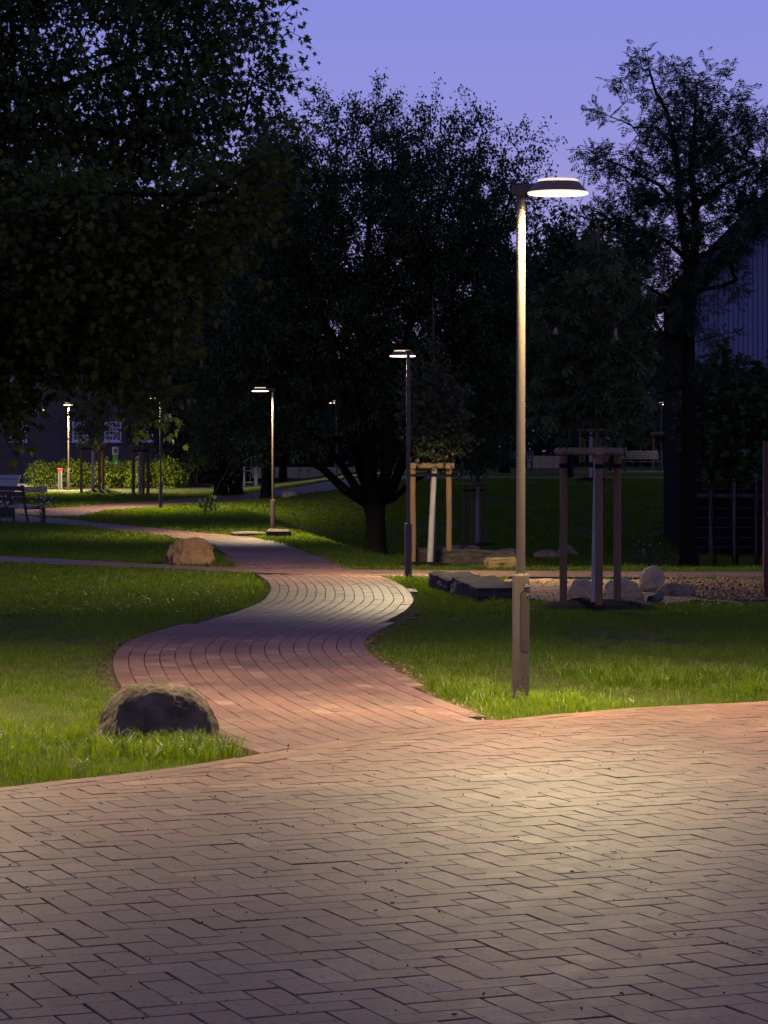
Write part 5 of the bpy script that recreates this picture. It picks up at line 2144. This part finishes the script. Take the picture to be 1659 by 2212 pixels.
def scatter(name, P, Z, pick, size, label, seed):
    q = np.random.default_rng(seed)
    n = len(P)
    me = bpy.data.meshes.new(name)
    me.vertices.add(n)
    me.vertices.foreach_set('co', np.ascontiguousarray(np.c_[P, Z], np.float32).ravel())
    a = me.attributes.new('rot', 'FLOAT_VECTOR', 'POINT')
    a.data.foreach_set('vector', np.ascontiguousarray(np.c_[q.normal(0, .12, n), q.normal(0, .12, n), q.uniform(0, 6.28, n)], np.float32).ravel())
    a = me.attributes.new('size', 'FLOAT_VECTOR', 'POINT')
    a.data.foreach_set('vector', np.ascontiguousarray(np.c_[size, size, size], np.float32).ravel())
    a = me.attributes.new('pick', 'INT', 'POINT')
    a.data.foreach_set('value', np.ascontiguousarray(pick, np.int32))
    me.materials.append(MATS['grass_blade'])
    o = link(bpy.data.objects.new(name, me))
    md = o.modifiers.new('scatter', 'NODES')
    md.node_group = GN
    tag(o, label, kind='stuff')
    return o


def field(y0, y1, dens, seed, spread=.16):
    q = np.random.default_rng(seed)
    A = spread * (y1 + y0) * (y1 - y0) + 4.4 * (y1 - y0)
    n = int(A * dens)
    y = np.sqrt(q.uniform(y0 ** 2, y1 ** 2, n))
    x = q.uniform(-1, 1, n) * (spread * y + 2.2)
    P = np.c_[x, y]
    keep = np.ones(n, bool)
    for poly in PAVED + [ROAD]:
        keep &= ~inpoly(P, poly)
    return P[keep], q


MOUNDS = [(2.86, 36.2, 1.05), (.95, 54.8, .85), (R3[0], R3[1], .8), (R4[0] + .2, R4[1], 1.0), (R5[0], R5[1], 1.0)]


def grass(y0, y1, dens, seed, label, far=0):
    P, q = field(y0, y1, dens, seed)
    nz = np.array([noise.fractal((p[0] * .55, p[1] * .4, 3), 1, 2, 3) for p in P])
    keep = q.random(len(P)) < np.clip(.92 + nz * .9, .30, 1)
    for (mx_, my_, mr) in MOUNDS:
        keep &= np.hypot(P[:, 0] - mx_, P[:, 1] - my_) > mr * q.uniform(.75, 1.1, len(P))
    ins = inpoly(P, SAND)
    keep &= ~(ins & (q.random(len(P)) > .035))
    d = np.full(len(P), 9.)
    if y0 < 60:
        for ln in (LA[::3], RA[::3], edge[2:-1:3]):
            d = np.minimum(d, dist_to(P, ln))
        keep &= q.random(len(P)) < np.clip(.25 + d / .25, 0, 1)
    P, nz, d = P[keep], nz[keep], d[keep]
    n = len(P)
    size = q.uniform(.7, 1.25, n) * (1 + nz * .3)
    if far == 0:
        pick = q.choice([0, 1, 2, 5], n, p=[.36, .30, .27, .07])
        # lush uncut tufts: round the boulder, along the right lawn edge and by the lamp foot
        lush = np.exp(-((P[:, 0] + 1.25) / .55) ** 2 - ((P[:, 1] - 17.35) / .55) ** 2)
        lush = np.maximum(lush, .55 * np.exp(-((P[:, 1] - 22 - (P[:, 0] - 1) * .15) / 1.3) ** 2) * (P[:, 0] > .35) * np.clip(.4 + nz * 2.2, 0, 1))
        lush = np.maximum(lush, .5 * np.exp(-((P[:, 0] - .55) / .4) ** 2 - ((P[:, 1] - 20.9) / .5) ** 2))
        lush = np.maximum(lush, .35 * (P[:, 0] < -1.2) * (P[:, 1] < 19) * np.clip(nz * 2 + .2, 0, 1))
        up = q.random(n) < lush
        pick[up] = q.choice([3, 4], up.sum(), p=[.65, .35])
        worn = (nz < -.22) & (q.random(n) < .35)
        pick[worn] = 5
        near = (d < .25) & (q.random(n) < .3)
        pick[near] = 5
    elif far == 1:
        pick = q.choice([0, 1, 3, 6], n, p=[.15, .15, .08, .62])
    else:
        pick = np.full(n, 7)
    scatter('grass', P, zt(P[:, 0], P[:, 1]) - .012, pick, size, label, seed)
    return n


ng_ = [grass(14.5, 24, 420, 1, 'lit near lawn grass along the plaza and path mouth'),
       grass(24, 34, 260, 2, 'shaded mid lawn grass on both sides of the winding path'),
       grass(34, 60, 110, 3, 'lawn grass around the crossing and the boulders', 1),
       grass(60, 118, 34, 4, 'far lawn grass of the hollow and the bends', 2)]
# a few weeds in the joints
